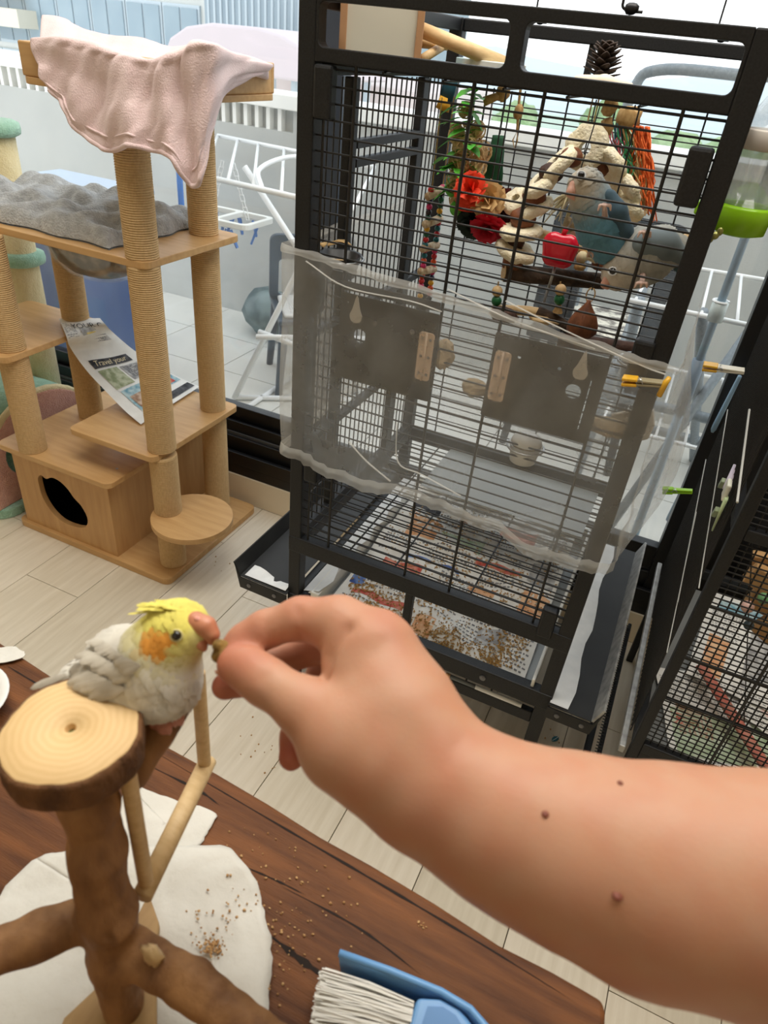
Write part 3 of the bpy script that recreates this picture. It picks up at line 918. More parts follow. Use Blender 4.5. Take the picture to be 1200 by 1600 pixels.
# netting round the middle of the cage
m_net = veil('white_netting', (246, 246, 242), .26, noise=(9, .20, .34, (1, 1, 1)), translucent=.45)
m_hem = veil('gathered_netting_hem', (252, 252, 248), .40, translucent=.45)
def lerpt(tab, x):
    for (a, fa), (c, fc) in zip(tab, tab[1:]):
        if x <= c: return fa + (fc - fa) * (x - a) / (c - a)
    return tab[-1][1]
topz = [(-.55, .961), (-.287, .942), (-.109, .927), (.03, .917)]
botz = [(-.55, .628), (-.50, .622), (-.468, .613), (-.395, .606), (-.304, .622), (-.236, .614), (-.15, .610), (-.094, .588), (-.025, .594), (.03, .600)]
rgn = random.Random(21)
ph_ = [rgn.uniform(0, 6.28) for _ in range(8)]
path = []      # plan path of the net: left side, front, right side, back
for k in range(14): path.append((-.545 - .004 * math.sin(k * .9), 1.42 - .52 * k / 14))
for k in range(61): path.append((-.545 + .565 * k / 60, .888 - .003 * math.sin(k * .7 + 1)))
for k in range(1, 15): path.append((.022, .888 + .52 * k / 14))
def net_pt(i, t):
    x, y = path[i]
    zt_, zb = lerpt(topz, x), lerpt(botz, x)
    fr = 14 <= i <= 74
    if i > 74: zt_ -= 0; zb += .0 - .03 * math.sin((i - 74) * .5)
    z = zt_ + (zb - zt_) * t
    belly = math.sin(math.pi * min(1, t * 1.02))
    w = .006 * math.sin(i * .55 + ph_[0] + 3 * t) * belly + .004 * math.sin(i * .23 + 5 * t + ph_[1])
    if t > .82: w += (t - .82) / .18 * (.004 * math.sin(i * 1.9 + ph_[2] + 2 * math.sin(i * .31)) + .003 * math.sin(i * 3.1 + 3 * math.sin(i * .17)))
    if fr: y += -abs(w) * .8
    elif i < 14: x += -abs(w) - .014 * belly * (i / 14)
    else:
        s = (i - 74) / 15
        x += .012 * belly + abs(w) + .038 * belly * math.sin(math.pi * min(1, s * 1.6)) * (.35 + t)
    return (x, y, z)
net = thing('cage_net', 'white sheer netting skirt stretched around the middle of the cage', 'netting', (-.26, .89, .6))
MB().grid([[net_pt(i, t / 26) for i in range(len(path))] for t in range(27)]).build('net_sheet', m_net, net, smooth=True)
def hem(t0, t1, amp, name):
    rows = []
    for a in range(5):
        rows.append([(V(net_pt(i, t0 + (t1 - t0) * a / 4)) + V(0, 0, 0) + (V(0, -amp * math.sin(math.pi * a / 4) - .0012, amp * .4 * math.sin(i * 1.15 + a + 2.5 * math.sin(i * .27))) if 14 <= i <= 74 else V((-1 if i < 14 else 1) * .0015, 0, 0)))[:] for i in range(len(path))])
    MB().grid(rows).build(name, m_hem, net, smooth=True)
hem(-.012, .022, .003, 'top_hem')
hem(.965, 1.03, .0035, 'gathered_hem')
m_fold = veil('netting_fold', (250, 249, 244), .38, translucent=.4)
for pts in ([(-0.5059,0.8840,0.9469), (-0.4393,0.8820,0.9248), (-0.3402,0.8820,0.9263), (-0.2922,0.8820,0.9219)], [(-0.2083,0.8830,0.9548), (-0.1275,0.8820,0.9358), (-0.0247,0.8810,0.9151), (0.0077,0.8820,0.9106)],
            [(-0.3388,0.8830,0.7393), (-0.3282,0.8810,0.6734), (-0.2854,0.8810,0.6644), (-0.2184,0.8800,0.6495)], [(-0.4177,0.8840,0.6805), (-0.3835,0.8820,0.6569), (-0.3373,0.8810,0.6344)],
            [(-0.2884,0.8840,0.9526), (-0.1948,0.8820,0.9328), (-0.0826,0.8820,0.9213)]):
    MB().tube(catmull(pts, 6), .0022, 6, flat=.35).build('net_fold', m_fold, net, smooth=True)
# paper beneath: newspaper sheets on the tray
m_paper_w = pmat('newsprint', (246, 245, 240), .85, var=((230, 228, 222), 30, (1, 1, 1), 2))
m_ink = pmat('printed_text_ink', (132, 132, 134), .85)
inks = {n: pmat('ink_' + n, c, .8, var=(c2, 60, (1, 1, 1), 4)) for n, c, c2 in (('red', (196, 72, 60), (224, 150, 130)), ('blue', (60, 88, 160), (130, 160, 210)),
        ('orange', (224, 160, 112), (240, 200, 160)), ('green', (172, 192, 156), (206, 216, 194)), ('olive', (140, 150, 112), (196, 200, 170)), ('grey', (150, 150, 152), (205, 205, 203)), ('yellow', (236, 200, 70), (244, 230, 160)), ('pink', (226, 170, 160), (240, 214, 206)), ('black', (40, 40, 44), (90, 90, 94)), ('teal', (110, 160, 180), (190, 212, 214)), ('brown', (150, 112, 84), (206, 182, 160)))}
def news_h(x, y, s):
    return .004 * math.sin(x * 40 + s + 3 * math.sin(y * 20)) + .005 * math.sin(y * 55 + x * 22 + s) + .003 * math.sin(x * 95 - y * 30)
def newspaper(name, x0, x1, y0, y1, z, rot, label, seed, group, blocks, crumple=1.0, parent=None):
    """one crumpled sheet with printed blocks and lines of print lying flush on it."""
    c = V((x0 + x1) / 2, (y0 + y1) / 2, 0)
    R = Matrix.Translation(c) @ Matrix.Rotation(rot, 4, 'Z')
    w, h = (x1 - x0), (y1 - y0)
    t = thing(name, label, 'newspaper', (c.x, c.y, z), group)
    def P(u, v, lift=0):
        q = R @ V((u - .5) * w, (v - .5) * h, 0)
        return (q.x, q.y, z + .012 * crumple + crumple * news_h(q.x, q.y, seed) + lift)
    n = 40
    MB().grid([[P(i / n, j / n) for i in range(n + 1)] for j in range(n + 1)]).build('sheet', m_paper_w, t, smooth=True)
    rg = random.Random(seed)
    def patch(u0, u1, v0, v1, lift, name, mat):
        k = max(2, int((u1 - u0) * 30)); l = max(2, int((v1 - v0) * 30))
        MB().grid([[P(u0 + (u1 - u0) * i / k, v0 + (v1 - v0) * j / l, lift) for i in range(k + 1)] for j in range(l + 1)]).build(name, mat, t, smooth=True)
    for (u0, u1, v0, v1, ink) in blocks: patch(u0, u1, v0, v1, .0007, 'printed_block', inks[ink])
    txt = MB()
    for cidx in range(5):
        for r in range(40):
            u0 = .03 + cidx * .195; v0 = .03 + r * .0235
            if any(b[0] - .02 < u0 + .08 < b[1] + .02 and b[2] - .02 < v0 < b[3] + .02 for b in blocks) or rg.random() < .15: continue
            u = u0
            while u < u0 + .165:
                l = rg.uniform(.006, .016)
                txt.add([P(u, v0, .0006), P(u + l, v0, .0006), P(u + l, v0 + .0085, .0006), P(u, v0 + .0085, .0006)], [(0, 1, 2, 3)])
                u += l + .007
    tag(txt.build('lines_of_print', m_ink, t), kind='stuff')
    return t
newspaper('tray_newspaper', -.462, -.055, .915, 1.43, .272, .02, 'crumpled newspaper littered with seed husks on the cage tray', 3, None,
          [(.06, .34, .13, .165, 'red'), (.02, .09, .18, .30, 'blue'), (.1, .32, .36, .41, 'red'), (.2, .5, .45, .475, 'blue'), (.30, .55, .62, .72, 'green'), (.55, .8, .55, .60, 'red'), (.58, .72, .36, .43, 'orange'), (.85, .99, .30, .48, 'orange'),
           (.84, .98, .55, .68, 'grey'), (.1, .28, .62, .76, 'orange'), (.35, .48, .80, .92, 'brown'), (.6, .8, .80, .9, 'red'), (.05, .22, .82, .95, 'black'), (.42, .52, .05, .13, 'orange'), (.72, .86, .1, .2, 'grey')])
# seed husks: too many to count
m_seed = pmat('seed_husks', (214, 176, 108), .7, var=((146, 108, 60), 300, (1, 1, 1), 4))
rg = random.Random(8)
sd = MB()
cl = [(-.40, 1.0, .035), (-.33, .96, .03), (-.25, .955, .04), (-.20, .945, .04), (-.11, .97, .03), (-.10, 1.02, .04), (-.35, 1.1, .05), (-.25, 1.2, .07), (-.15, 1.15, .08), (-.30, 1.02, .05), (-.12, .935, .02), (-.38, .95, .02), (-.2, 1.3, .1), (-.36, 1.3, .06), (-.22, .93, .03)]
for k in range(2300):
    cx, cy, s_ = rg.choice(cl)
    x, y = rg.gauss(cx, s_ * .8), rg.gauss(cy, s_ * .45)
    if rg.random() < .22: x, y = rg.uniform(-.45, -.06), rg.uniform(.92, 1.42)
    if not (-.455 < x < -.058 and .917 < y < 1.42): continue
    z = .272 + .012 + news_h(x, y, 3) + .0022
    a = rg.uniform(0, 6.28); l = rg.uniform(.0022, .0044); d = V(math.cos(a), math.sin(a), rg.uniform(-.3, .3)) * l; e = V(-math.sin(a), math.cos(a), 0) * l * .5
    p = V(x, y, z)
    sd.add([p - d, p + e, p + d, p - e, p + V(0, 0, l * .55)], [(0, 1, 4), (1, 2, 4), (2, 3, 4), (3, 0, 4), (3, 2, 1, 0)])
tag(sd.build('seed_husks', m_seed), 'scattered tan seed husks over the crumpled tray newspaper', 'seed husks', kind='stuff')
# strips of white paper along the guards and the side of the tray
def sheet(name, label, quads, mat, cat='paper'):
    b = MB()
    for q in quads: b.grid([[q[0], q[1]], [q[3], q[2]]])
    return tag(b.build(name, mat, solid=.0006, even=1), label, cat)
m_pw = pmat('white_paper_strip', (236, 238, 238), .7, var=((214, 218, 220), 30, (1, 1, 1), 2))
x0g, x1g = CX1 - .004 + .002, CX1 + .024
rows = []
for k in range(13):
    y = .892 + .54 * k / 12
    rows.append([(x0g, y, .2875), (x1g + .005 * math.sin(k * 1.3) + .006 * (k < 6), y, .2875)])
tag(MB().grid(rows).build('paper_strip', m_pw, solid=.0006, even=1), 'torn white paper strip lying along the right hand seed guard', 'paper')
rows = []
for k in range(2):
    rows.append([(-.632 + .095 * j / 6, .893 + .036 * k * (1 - .5 * j / 6), .3008 + .004 * math.sin(j * 1.2) * k) for j in range(7)])
tag(MB().grid(rows).build('paper_scrap', m_pw, solid=.0006, even=1), 'crumpled white paper scrap at the front of the left seed guard', 'paper')
rows = [[(-.505 + .034 * j / 4 + .01 * (i % 2) * (j == 4), .91 + .5 * i / 12, .304 + .012 * (j / 4)) for j in range(5)] for i in range(13)]
tag(MB().grid(rows).build('paper_strip', m_pw, solid=.0006, even=1), 'white paper strip along the left inner edge of the cage tray', 'paper')
sheet('plastic_sheet', 'grey plastic sheet lying on the far half of the cage grate', [((-.40, 1.23, .416), (-.04, 1.23, .416), (-.04, 1.43, .416), (-.40, 1.43, .416))], pmat('grey_translucent_sheet', (120, 124, 122), .35), 'sheet')
# a pen caught on the lower rail
pen = thing('pen', 'white pen with a tan band resting along the lower cage rail', 'pen', (-.15, .905, .24))
MB().tube([(-.28, .907, .2365), (-.19, .907, .2365)], .0045, 10).build('barrel', m_white, pen, smooth=True)
MB().tube([(-.19, .907, .2365), (-.181, .907, .2365)], .0047, 10).build('band', pmat('tan_band', (206, 160, 110), .5), pen, smooth=True)
MB().tube([(-.181, .907, .2365), (-.13, .907, .2365)], .0042, 10).build('grip', pmat('grey_grip', (110, 116, 120), .5), pen, smooth=True)
MB().tube([(-.13, .907, .2365), (-.04, .907, .2365)], .0045, 10).build('barrel', m_white, pen, smooth=True)
# ------------------------------------------------------------------ things hung and resting in and on the bird cage
m_rope = pmat('natural_raffia', (198, 166, 112), .9, var=((160, 124, 76), 200, (1, 1, 1), 2))
m_steel = pmat('steel_wire', (170, 172, 174), .3, .9)
m_darkwire = pmat('dark_hook_wire', (44, 44, 46), .4, .6)
m_leaf = pmat('artificial_leaf_green', (112, 206, 70), .5, var=((62, 160, 44), 50, (1, 1, 1), 2))
m_dleaf = pmat('dark_green_felt', (20, 86, 52), .7, var=((12, 62, 40), 60, (1, 1, 1), 2))
m_wicker = pmat('wicker_ball', (240, 212, 168), .8, var=((206, 170, 120), 300, (1, 1, 1), 3))
m_bark = pmat('dark_bark', (84, 66, 52), .9, var=((44, 34, 26), 60, (1, 1, 1), 2.5), bump=(160, .8, .003, (1, 1, 1)))
m_palewood = pmat('pale_wood', (226, 196, 148), .55, var=((206, 172, 122), 40, (1, 6, 6), 2))
m_loofah = pmat('loofah_slice', (252, 244, 220), .9, var=((236, 222, 184), 130, (1, 1, 1), 2.5), bump=(260, .9, .003, (1, 1, 1)))
m_nut = pmat('brown_nut_shell', (142, 84, 48), .6, var=((96, 52, 28), 70, (1, 1, 1), 2.5), bump=(150, .5, .002, (1, 1, 1)))
m_dnut = pmat('dark_seed_pod', (84, 52, 36), .7, var=((50, 30, 22), 90, (1, 1, 1), 2), bump=(150, .7, .003, (1, 1, 1)))
def hook(p, z1, par, name='hanger'):
    MB().tube([p, (p[0], p[1], z1)], .0011, 5).build(name, m_darkwire, par)
def leafblade(b, base, d, l, w, droop=.3):
    d = V(d).normalized(); s = d.cross(V(0, 0, 1)); s = s.normalized() if s.length > .01 else V(1, 0, 0)
    up = s.cross(d)
    ctr = [V(base) + d * (l * t) - V(0, 0, 1) * droop * l * t * t for t in (0, .25, .55, .8, 1)]
    ws = (.15, .8, 1, .6, .04)
    rows = [[c - s * w * k + up * w * .25 * k, c, c + s * w * k + up * w * .25 * k] for c, k in zip(ctr, ws)]
    b.grid([[tuple(p) for p in r] for r in rows])
# green garland with wicker balls and flowers
GY = 1.12
g = thing('foraging_toy', 'hanging garland of wicker balls and green leaves ending in an orange flower', 'bird toy', (-0.3611,1.1200,1.0873), 'toys hung in the bird cage')
MB().tube(catmull([(-0.3701,1.1200,1.1791), (-0.3669,1.1200,1.1208), (-0.3613,1.1200,1.0335)], 5), .003, 6).build('cord', m_dleaf, g)
rg = random.Random(2)
for k, (q, r) in enumerate((((-0.3744,1.1100,1.1435), .011), ((-0.3814,1.1100,1.1127), .015), ((-0.3574,1.1200,1.1186), .014), ((-0.3662,1.1000,1.0983), .018), ((-0.3444,1.1200,1.0913), .016), ((-0.3705,1.1000,1.0745), .016), ((-0.3497,1.1200,1.0696), .017), ((-0.3694,1.1000,1.0490), .018), ((-0.3454,1.1100,1.0525), .016), ((-0.3666,1.1100,1.0228), .014))):
    w = MB().ball(q, r * .7, 12, 8).build('wicker_ball', m_wicker, g, smooth=True)
    b = MB()
    for a in range(10):
        R = Euler((rg.uniform(0, 3), rg.uniform(0, 3), rg.uniform(0, 3))).to_matrix()
        b.tube([V(q) + R @ V(r * math.cos(t * .524), r * math.sin(t * .524), 0) for t in range(12)], .0011, 4, closed=True)
    b.build('woven_strands', m_wicker, w)
for k in range(44):
    t = k / 44
    base = V((-0.3690,1.1100,1.1698)).lerp(V((-0.3574,1.1000,1.0273)), t) + V(rg.uniform(-.012, .012), rg.uniform(-.02, 0), 0)
    a = rg.uniform(0, 6.28)
    b = MB(); leafblade(b, base, (math.cos(a), math.sin(a) * .6 - .3, rg.uniform(-.5, .6)), rg.uniform(.026, .045), rg.uniform(.006, .011))
    b.build('leaf', m_leaf, g, smooth=True)
for q, r in (((-0.3744,1.1000,1.0410), .014), ((-0.3620,1.0900,1.0131), .010)): MB().ball(q, (r, r * .5, r * 1.1), 12, 8).build('leaf', m_leaf, g, smooth=True)
def flower(par, c, r, mat, name, n=26, seed=0, face=(0, -1, 0)):
    rg = random.Random(seed)
    F = V(face).normalized()
    b = MB()
    for k in range(n):
        a = k * 2.4; s = (k / n) ** .5
        side = Matrix.Rotation(a, 3, F) @ F.orthogonal()
        d = (side * s + F * (1.05 - s)).normalized()
        tip = V(c) + d * r * (.75 + .25 * s)
        wd = d.cross(F if s > .3 else side).normalized() * r * .30
        b.grid([[tuple(V(c) - wd * .2), tuple(V(c)), tuple(V(c) + wd * .2)], [tuple(V(c).lerp(tip, .6) - wd), tuple(V(c).lerp(tip, .6) + F * r * .1), tuple(V(c).lerp(tip, .6) + wd)],
                [tuple(tip - wd * .8 + d * r * rg.uniform(0, .12)), tuple(tip + d * r * .05), tuple(tip + wd * .8 + d * r * rg.uniform(0, .12))]])
    return b.build(name, mat, par, smooth=True)
flower(g, (-0.3327,1.0600,1.0484), .024, pmat('orange_red_paper', (236, 66, 30), .7), 'orange_flower', 30, 1, (.2, -1, .4))
MB().lathe([(.017, 0), (.020, .012), (.019, .03), (.015, .038)], at((-0.3402,1.0800,1.0163)), 14).build('orange_cup', pmat('orange_red_felt', (226, 62, 34), .8), g, smooth=True)
p = thing('paper_flower', 'beige shredded paper flower beside the orange one', 'bird toy', (-0.3069,1.0700,1.0364), 'toys hung in the bird cage')
flower(p, (-0.3069,1.0700,1.0364), .026, pmat('beige_shredded_paper', (216, 178, 122), .8), 'petals', 34, 3, (.1, -1, .15))
hook((-0.3098,1.0800,1.0347), 1.175, p)
p = thing('paper_flower', 'crimson carnation shaped paper flower, lowest of the flower toys', 'bird toy', (-0.3005,1.0700,0.9971), 'toys hung in the bird cage')
flower(p, (-0.3005,1.0700,1.0026), .027, pmat('crimson_paper', (200, 34, 58), .7), 'petals', 36, 4, (.15, -.8, -.6)); hook((-0.3042,1.0900,0.9988), 1.175, p)
p = thing('paper_flower', 'dark green paper flower hanging under the orange one', 'bird toy', (-0.3382,1.1000,0.9952), 'toys hung in the bird cage')
flower(p, (-0.3335,1.1000,0.9988), .028, pmat('dark_green_paper', (34, 52, 44), .8), 'petals', 30, 5, (-.2, -.9, -.3)); hook((-0.3396,1.1200,0.9948), 1.175, p)
p = thing('paper_flower', 'maroon paper flower between the beige one and the loofah ring', 'bird toy', (-0.2911,1.1200,1.0171), 'toys hung in the bird cage')
flower(p, (-0.2935,1.1200,1.0185), .032, pmat('maroon_paper', (96, 36, 36), .8), 'petals', 30, 6, (.2, -1, 0)); hook((-0.2987,1.1400,1.0150), 1.175, p)
# dark green felt strip
p = thing('felt_strip', 'long dark green felt leaf hanging beside the wicker garland', 'bird toy', (-0.3413,1.1600,1.0781), 'toys hung in the bird cage')
for pts, w in ((((-0.3296,1.1500,1.1138), (-0.3283,1.1400,1.0859), (-0.3327,1.1400,1.0494), (-0.3405,1.1400,1.0344)), (.011, .014, .02, .016)), (((-0.3284,1.1600,1.0977), (-0.3246,1.1600,1.0624), (-0.3214,1.1600,1.0351), (-0.3120,1.1600,1.0196)), (.008, .009, .008, .004))):
    MB().tube(catmull(pts, 5), [w[min(3, i // 5)] for i in range(16)], 8, flat=.2, up=(0, 1, 0)).build('felt_blade', m_dleaf, p, smooth=True)
hook((-0.3289,1.1500,1.1156), 1.175, p)
# bead ladder
p = thing('bead_ladder', 'hanging ladder of coloured wooden beads with four pale rungs', 'bird toy', (-0.3930,1.1000,0.9643), 'toys hung in the bird cage')
bc = [pmat('bead_' + n, c, .4) for n, c in (('red', (204, 36, 44)), ('navy', (36, 36, 76)), ('pink', (214, 50, 110)), ('black', (34, 30, 36)), ('green', (24, 100, 70)), ('yellow', (236, 180, 50)), ('orange', (230, 90, 40)), ('teal', (20, 110, 120)))]
L0, L1 = V((-0.4099,1.1000,1.0356)), V((-0.4063,1.1000,0.8621))
R0, R1 = V((-0.4022,1.1300,1.0372)), V((-0.4004,1.1300,0.8515))
for (a, c), sh in (((L0, L1), 0), ((R0, R1), 3)):
    MB().tube([a + V(0, 0, .12), c], .0009, 5).build('string', m_rope, p)
    seq = [0, 3, 1, 2, 3, 4, 4, 5, 4, 0, 7, 0, 7, 6, 2, 0, 6, 0, 2, 1, 5, 6]
    for k in range(21):
        q = a.lerp(c, (k + .5) / 21)
        MB().ball(q, (.0052, .0052, .0046), 10, 6).build('bead', bc[seq[(k + sh) % len(seq)]], p, smooth=True)
m_rung = pmat('spotted_pale_rung', (232, 216, 186), .6, var=((190, 160, 124), 90, (1, 1, 1), 6))
for t in (.07, .31, .53, .74):
    a = L0.lerp(L1, t); c = R0.lerp(R1, t - .03)
    d = (c - a) * .25
    MB().tube([a - d, c + d * .6], [.0062, .0066], 10).build('rung', m_rung, p, smooth=True)
# brush or tool hanging from the roof at left
p = thing('brush_toy', 'teal handled toy with a mustard tip hanging under the cage roof', 'bird toy', (-0.4718,1.3000,1.1475), 'toys hung in the bird cage')
MB().tube([(-0.4718,1.3000,1.1773), (-0.4764,1.3000,1.1394)], [.014, .012], 8, flat=.4, up=(0, 1, 0)).build('handle', pmat('teal_plastic', (28, 74, 88), .4), p, smooth=True)
MB().tube([(-0.4773,1.3000,1.1450), (-0.4815,1.3000,1.1254)], [.011, .013], 8, flat=.5, up=(0, 1, 0)).build('tip', pmat('mustard_cloth', (214, 160, 44), .8), p, smooth=True)
# leather knots
for k, (a, c, lab) in enumerate((((-0.3275,1.1200,1.1788), (-0.3244,1.1200,1.1586), 'tan leather knot hanging from the roof bars beside the green leaves'), ((-0.3008,1.1200,1.1692), (-0.2954,1.1200,1.1256), 'thin tan cord with a knot and loop beside the leather knot'))):
    p = thing('leather_knot', lab, 'bird toy', a, 'toys hung in the bird cage')
    MB().tube(catmull([V(a) + V(0, 0, .02), a, V(a).lerp(V(c), .5), c], 4), .0035 - .0015 * k, 6).build('strap', m_rope, p, smooth=True)
    MB().ball(V(a).lerp(V(c), .45), (.011 - .004 * k, .008, .010), 10, 7, .15, k).build('knot', m_rope, p, smooth=True)
    if k == 0: MB().tube([V(a).lerp(V(c), .5), V(a) + V(-.022, -.01, -.022)], [.005, .007], 6).build('tail', m_rope, p, smooth=True)
    else: MB().tube([V(c), V(c) + V(.003, 0, -.012), V(c) + V(.001, 0, -.024), V(c) + V(-.004, 0, -.012)], .001, 5, closed=True).build('loop', m_rope, p)
# loofah and nut ring
LY = 1.08
ring = thing('loofah_ring', 'hanging ring threaded with loofah slices and brown nuts', 'bird toy', (-0.1884,1.1000,1.0629), 'toys hung in the bird cage')
def disc(c, r, th, d, mat, nm, seed, hole=True):
    M = frame(c, V(d).orthogonal(), V(d).cross(V(d).orthogonal()))
    q = Matrix.Identity(4)
    rg = random.Random(seed); n = 20
    prof = [(r * .28, -th / 2), (r * .85, -th / 2), (r, -th * .3), (r * 1.02, th * .2), (r * .88, th / 2), (r * .28, th / 2)]
    b = MB().lathe(prof + [prof[0]], M, n, cap=False)
    ks = [1 + rg.uniform(-.09, .09) for _ in range(n)]
    cc = V(c)
    b.v = [tuple(cc + (V(v) - cc) * ks[i % n]) for i, v in enumerate(b.v)]
    return b.build(nm, mat, ring, smooth=True)
seq = [((-0.2100,1.0700,1.0942), 0, .026), ((-0.1982,1.0800,1.1070), 0, 0), ((-0.1847,1.0800,1.1207), 0, .027), ((-0.1631,1.0900,1.0991), 1, .015), ((-0.1501,1.0900,1.1066), 0, .025), ((-0.1252,1.1000,1.0785), 0, .024), ((-0.1401,1.1100,1.0876), 1, .012), ((-0.1109,1.1100,1.0519), 0, .021)]
for k, (c, kind, r, d) in enumerate((
    ((-0.1847,1.0800,1.1207), 'L', .026, (.1, 1, -.1)), ((-0.2000,1.0700,1.1084), 'N', .014, (1, 0, 0)), ((-0.2148,1.0700,1.0991), 'L', .026, (.75, .3, -.6)), ((-0.2233,1.0700,1.0849), 'D', .015, (1, 0, 0)),
    ((-0.2338,1.0700,1.0702), 'L', .026, (.6, .3, -.75)), ((-0.2403,1.0700,1.0531), 'N', .0155, (1, 0, 0)), ((-0.2406,1.0800,1.0345), 'L', .025, (.45, .2, -.85)), ((-0.2688,1.0900,1.0392), 'L', .021, (.3, .6, -.7)),
    ((-0.2506,1.0700,1.0211), 'N', .017, (1, 0, 0)), ((-0.2507,1.0700,1.0032), 'L', .028, (.1, .15, -1)), ((-0.2544,1.0700,0.9879), 'D', .012, (1, 0, 0)), ((-0.2516,1.0700,0.9746), 'L', .027, (-.25, .1, -1)), ((-0.2525,1.0700,0.9594), 'C', .016, (1, 0, 0)),
    ((-0.1640,1.0900,1.0990), 'N', .014, (1, 0, 0)), ((-0.1512,1.0900,1.1041), 'L', .024, (.4, .6, .5)), ((-0.1390,1.1000,1.0896), 'D', .010, (1, 0, 0)), ((-0.1231,1.1000,1.0772), 'L', .024, (.5, .5, .6)), ((-0.1103,1.1000,1.0517), 'L', .019, (.3, .4, .8)),
    ((-0.1666,1.1000,0.9960), 'C', .019, (1, 0, 0)), ((-0.1278,1.1000,0.9758), 'C', .014, (1, 0, 0)), ((-0.1442,1.1000,0.9837), 'L', .020, (.1, .1, 1)))):
    if kind == 'L': disc(c, r * 1.12, .015, d, m_loofah, 'loofah_slice', k)
    elif kind == 'C': MB().lathe([(r * .7, -r * .75), (r, -r * .6), (r * 1.02, r * .5), (r * .7, r * .75)], at(c), 14).build('cork', m_nut, ring, smooth=True)
    else: MB().ball(c, (r * 1.15, r, r * .92), 14, 9, .06, k).build('nut' if kind == 'N' else 'seed_pod', m_nut if kind == 'N' else m_dnut, ring, smooth=True)
wire = catmull([(-0.2502,1.0700,0.9484), (-0.2520,1.0700,0.9763), (-0.2517,1.0700,1.0173), (-0.2338,1.0700,1.0702), (-0.2113,1.0700,1.0996), (-0.1847,1.0800,1.1207), (-0.1512,1.0900,1.1041), (-0.1231,1.1000,1.0772), (-0.1076,1.1100,1.0404), (-0.1073,1.1100,1.0142)], 5)
MB().tube(wire, .0012, 5).build('ring_wire', m_steel, ring, smooth=True)
MB().tube([V((-0.1865,1.0800,1.1475)) + V(.007 * math.cos(t), 0, .007 * math.sin(t)) for t in [.524 * i for i in range(12)]], .0008, 5, closed=True).build('split_ring', m_darkwire, ring)
for dx in (-.004, .004): MB().tube([V((-0.1869,1.0800,1.1489)) + V(dx, 0, 0), V((-0.1872,1.0800,1.1823)) + V(dx, 0, .02)], .0011, 5).build('hanger', m_rope, ring)
# red apple charm
p = thing('apple_toy', 'shiny red plastic apple hanging on a metal clip before the lovebirds', 'bird toy', (-0.1792,1.0200,0.9992), 'toys hung in the bird cage')
m_apple = pmat('shiny_red_plastic', (206, 22, 48), .18, 0, .6)
ap = Body(); c = V((-0.1788,1.0200,0.9975))
for dx, dz, r in ((-.010, .008, .016), (.010, .008, .016), (-.008, -.008, .015), (.008, -.008, .015)): ap.ell((c.x + dx, c.y, c.z + dz), (r, .010, r), k=.006)
ap.mesh('apple', .0022, m_apple, p)
MB().tube([c + V(0, 0, .02), c + V(.003, 0, .031)], [.003, .004], 8).build('stalk', m_apple, p, smooth=True)
MB().tube([c + V(.008 * math.cos(t), 0, .047 + .018 * math.sin(t)) for t in [.524 * i for i in range(12)]], .0011, 5, closed=True).build('clip_ring', m_steel, p)
MB().tube([c + V(0, .0, .062), c + V(.006, .02, 1.176 - c.z)], .0008, 5).build('hanger', m_darkwire, p)
MB().tube([c + V(-.001, .004, -.018), c + V(-.006, .004, -.075)], .0022, 7).build('rod', m_steel, p, smooth=True)
# orange rope bundle
p = thing('rope_bundle', 'bundle of frayed orange and green rope hanging near the right side', 'bird toy', (-0.1171,1.1200,1.1047), 'toys hung in the bird cage')
m_or = pmat('frayed_orange_rope', (232, 112, 52), .9); m_or2 = pmat('frayed_green_rope', (56, 140, 92), .9); m_or3 = pmat('pink_rope', (214, 110, 120), .9); m_or4 = pmat('teal_rope', (40, 110, 120), .9)
rg = random.Random(9)
A, Bt = V((-0.1413,1.1300,1.1523)), V((-0.0900,1.1200,1.0376))
for nm, mt, n_, off in (('orange_strands', m_or, 60, .012), ('green_strands', m_or2, 16, -.012), ('pink_strands', m_or3, 8, -.018), ('teal_strands', m_or4, 6, -.02), ('raffia_strands', m_rope, 26, 0)):
    b = MB()
    for k in range(n_):
        x0 = rg.uniform(-.010, .010) + off; l = rg.uniform(.5, 1.0) if nm != 'pink_strands' else .45
        pts = []
        for t in range(6):
            q = A.lerp(Bt, l * t / 5) + V(x0 + rg.uniform(-.006, .006), rg.uniform(-.012, .012), 0)
            pts.append(q)
        b.tube(catmull(pts, 3), .0010, 4)
    tag(b.build(nm, mt, p), kind='stuff')
MB().ball(A + V(-.004, 0, .008), (.018, .014, .014), 10, 7, .2, 1).build('knot', m_rope, p, smooth=True)
hook(tuple(A + V(0, 0, .01)), 1.176, p)
for k, q in enumerate(((-0.1702,1.1000,1.1727), (-0.1673,1.1000,1.1466))):
    MB().ball(q, (.010, .008, .013), 8, 6, .25, k).build('raffia_knot', m_rope, p, smooth=True)
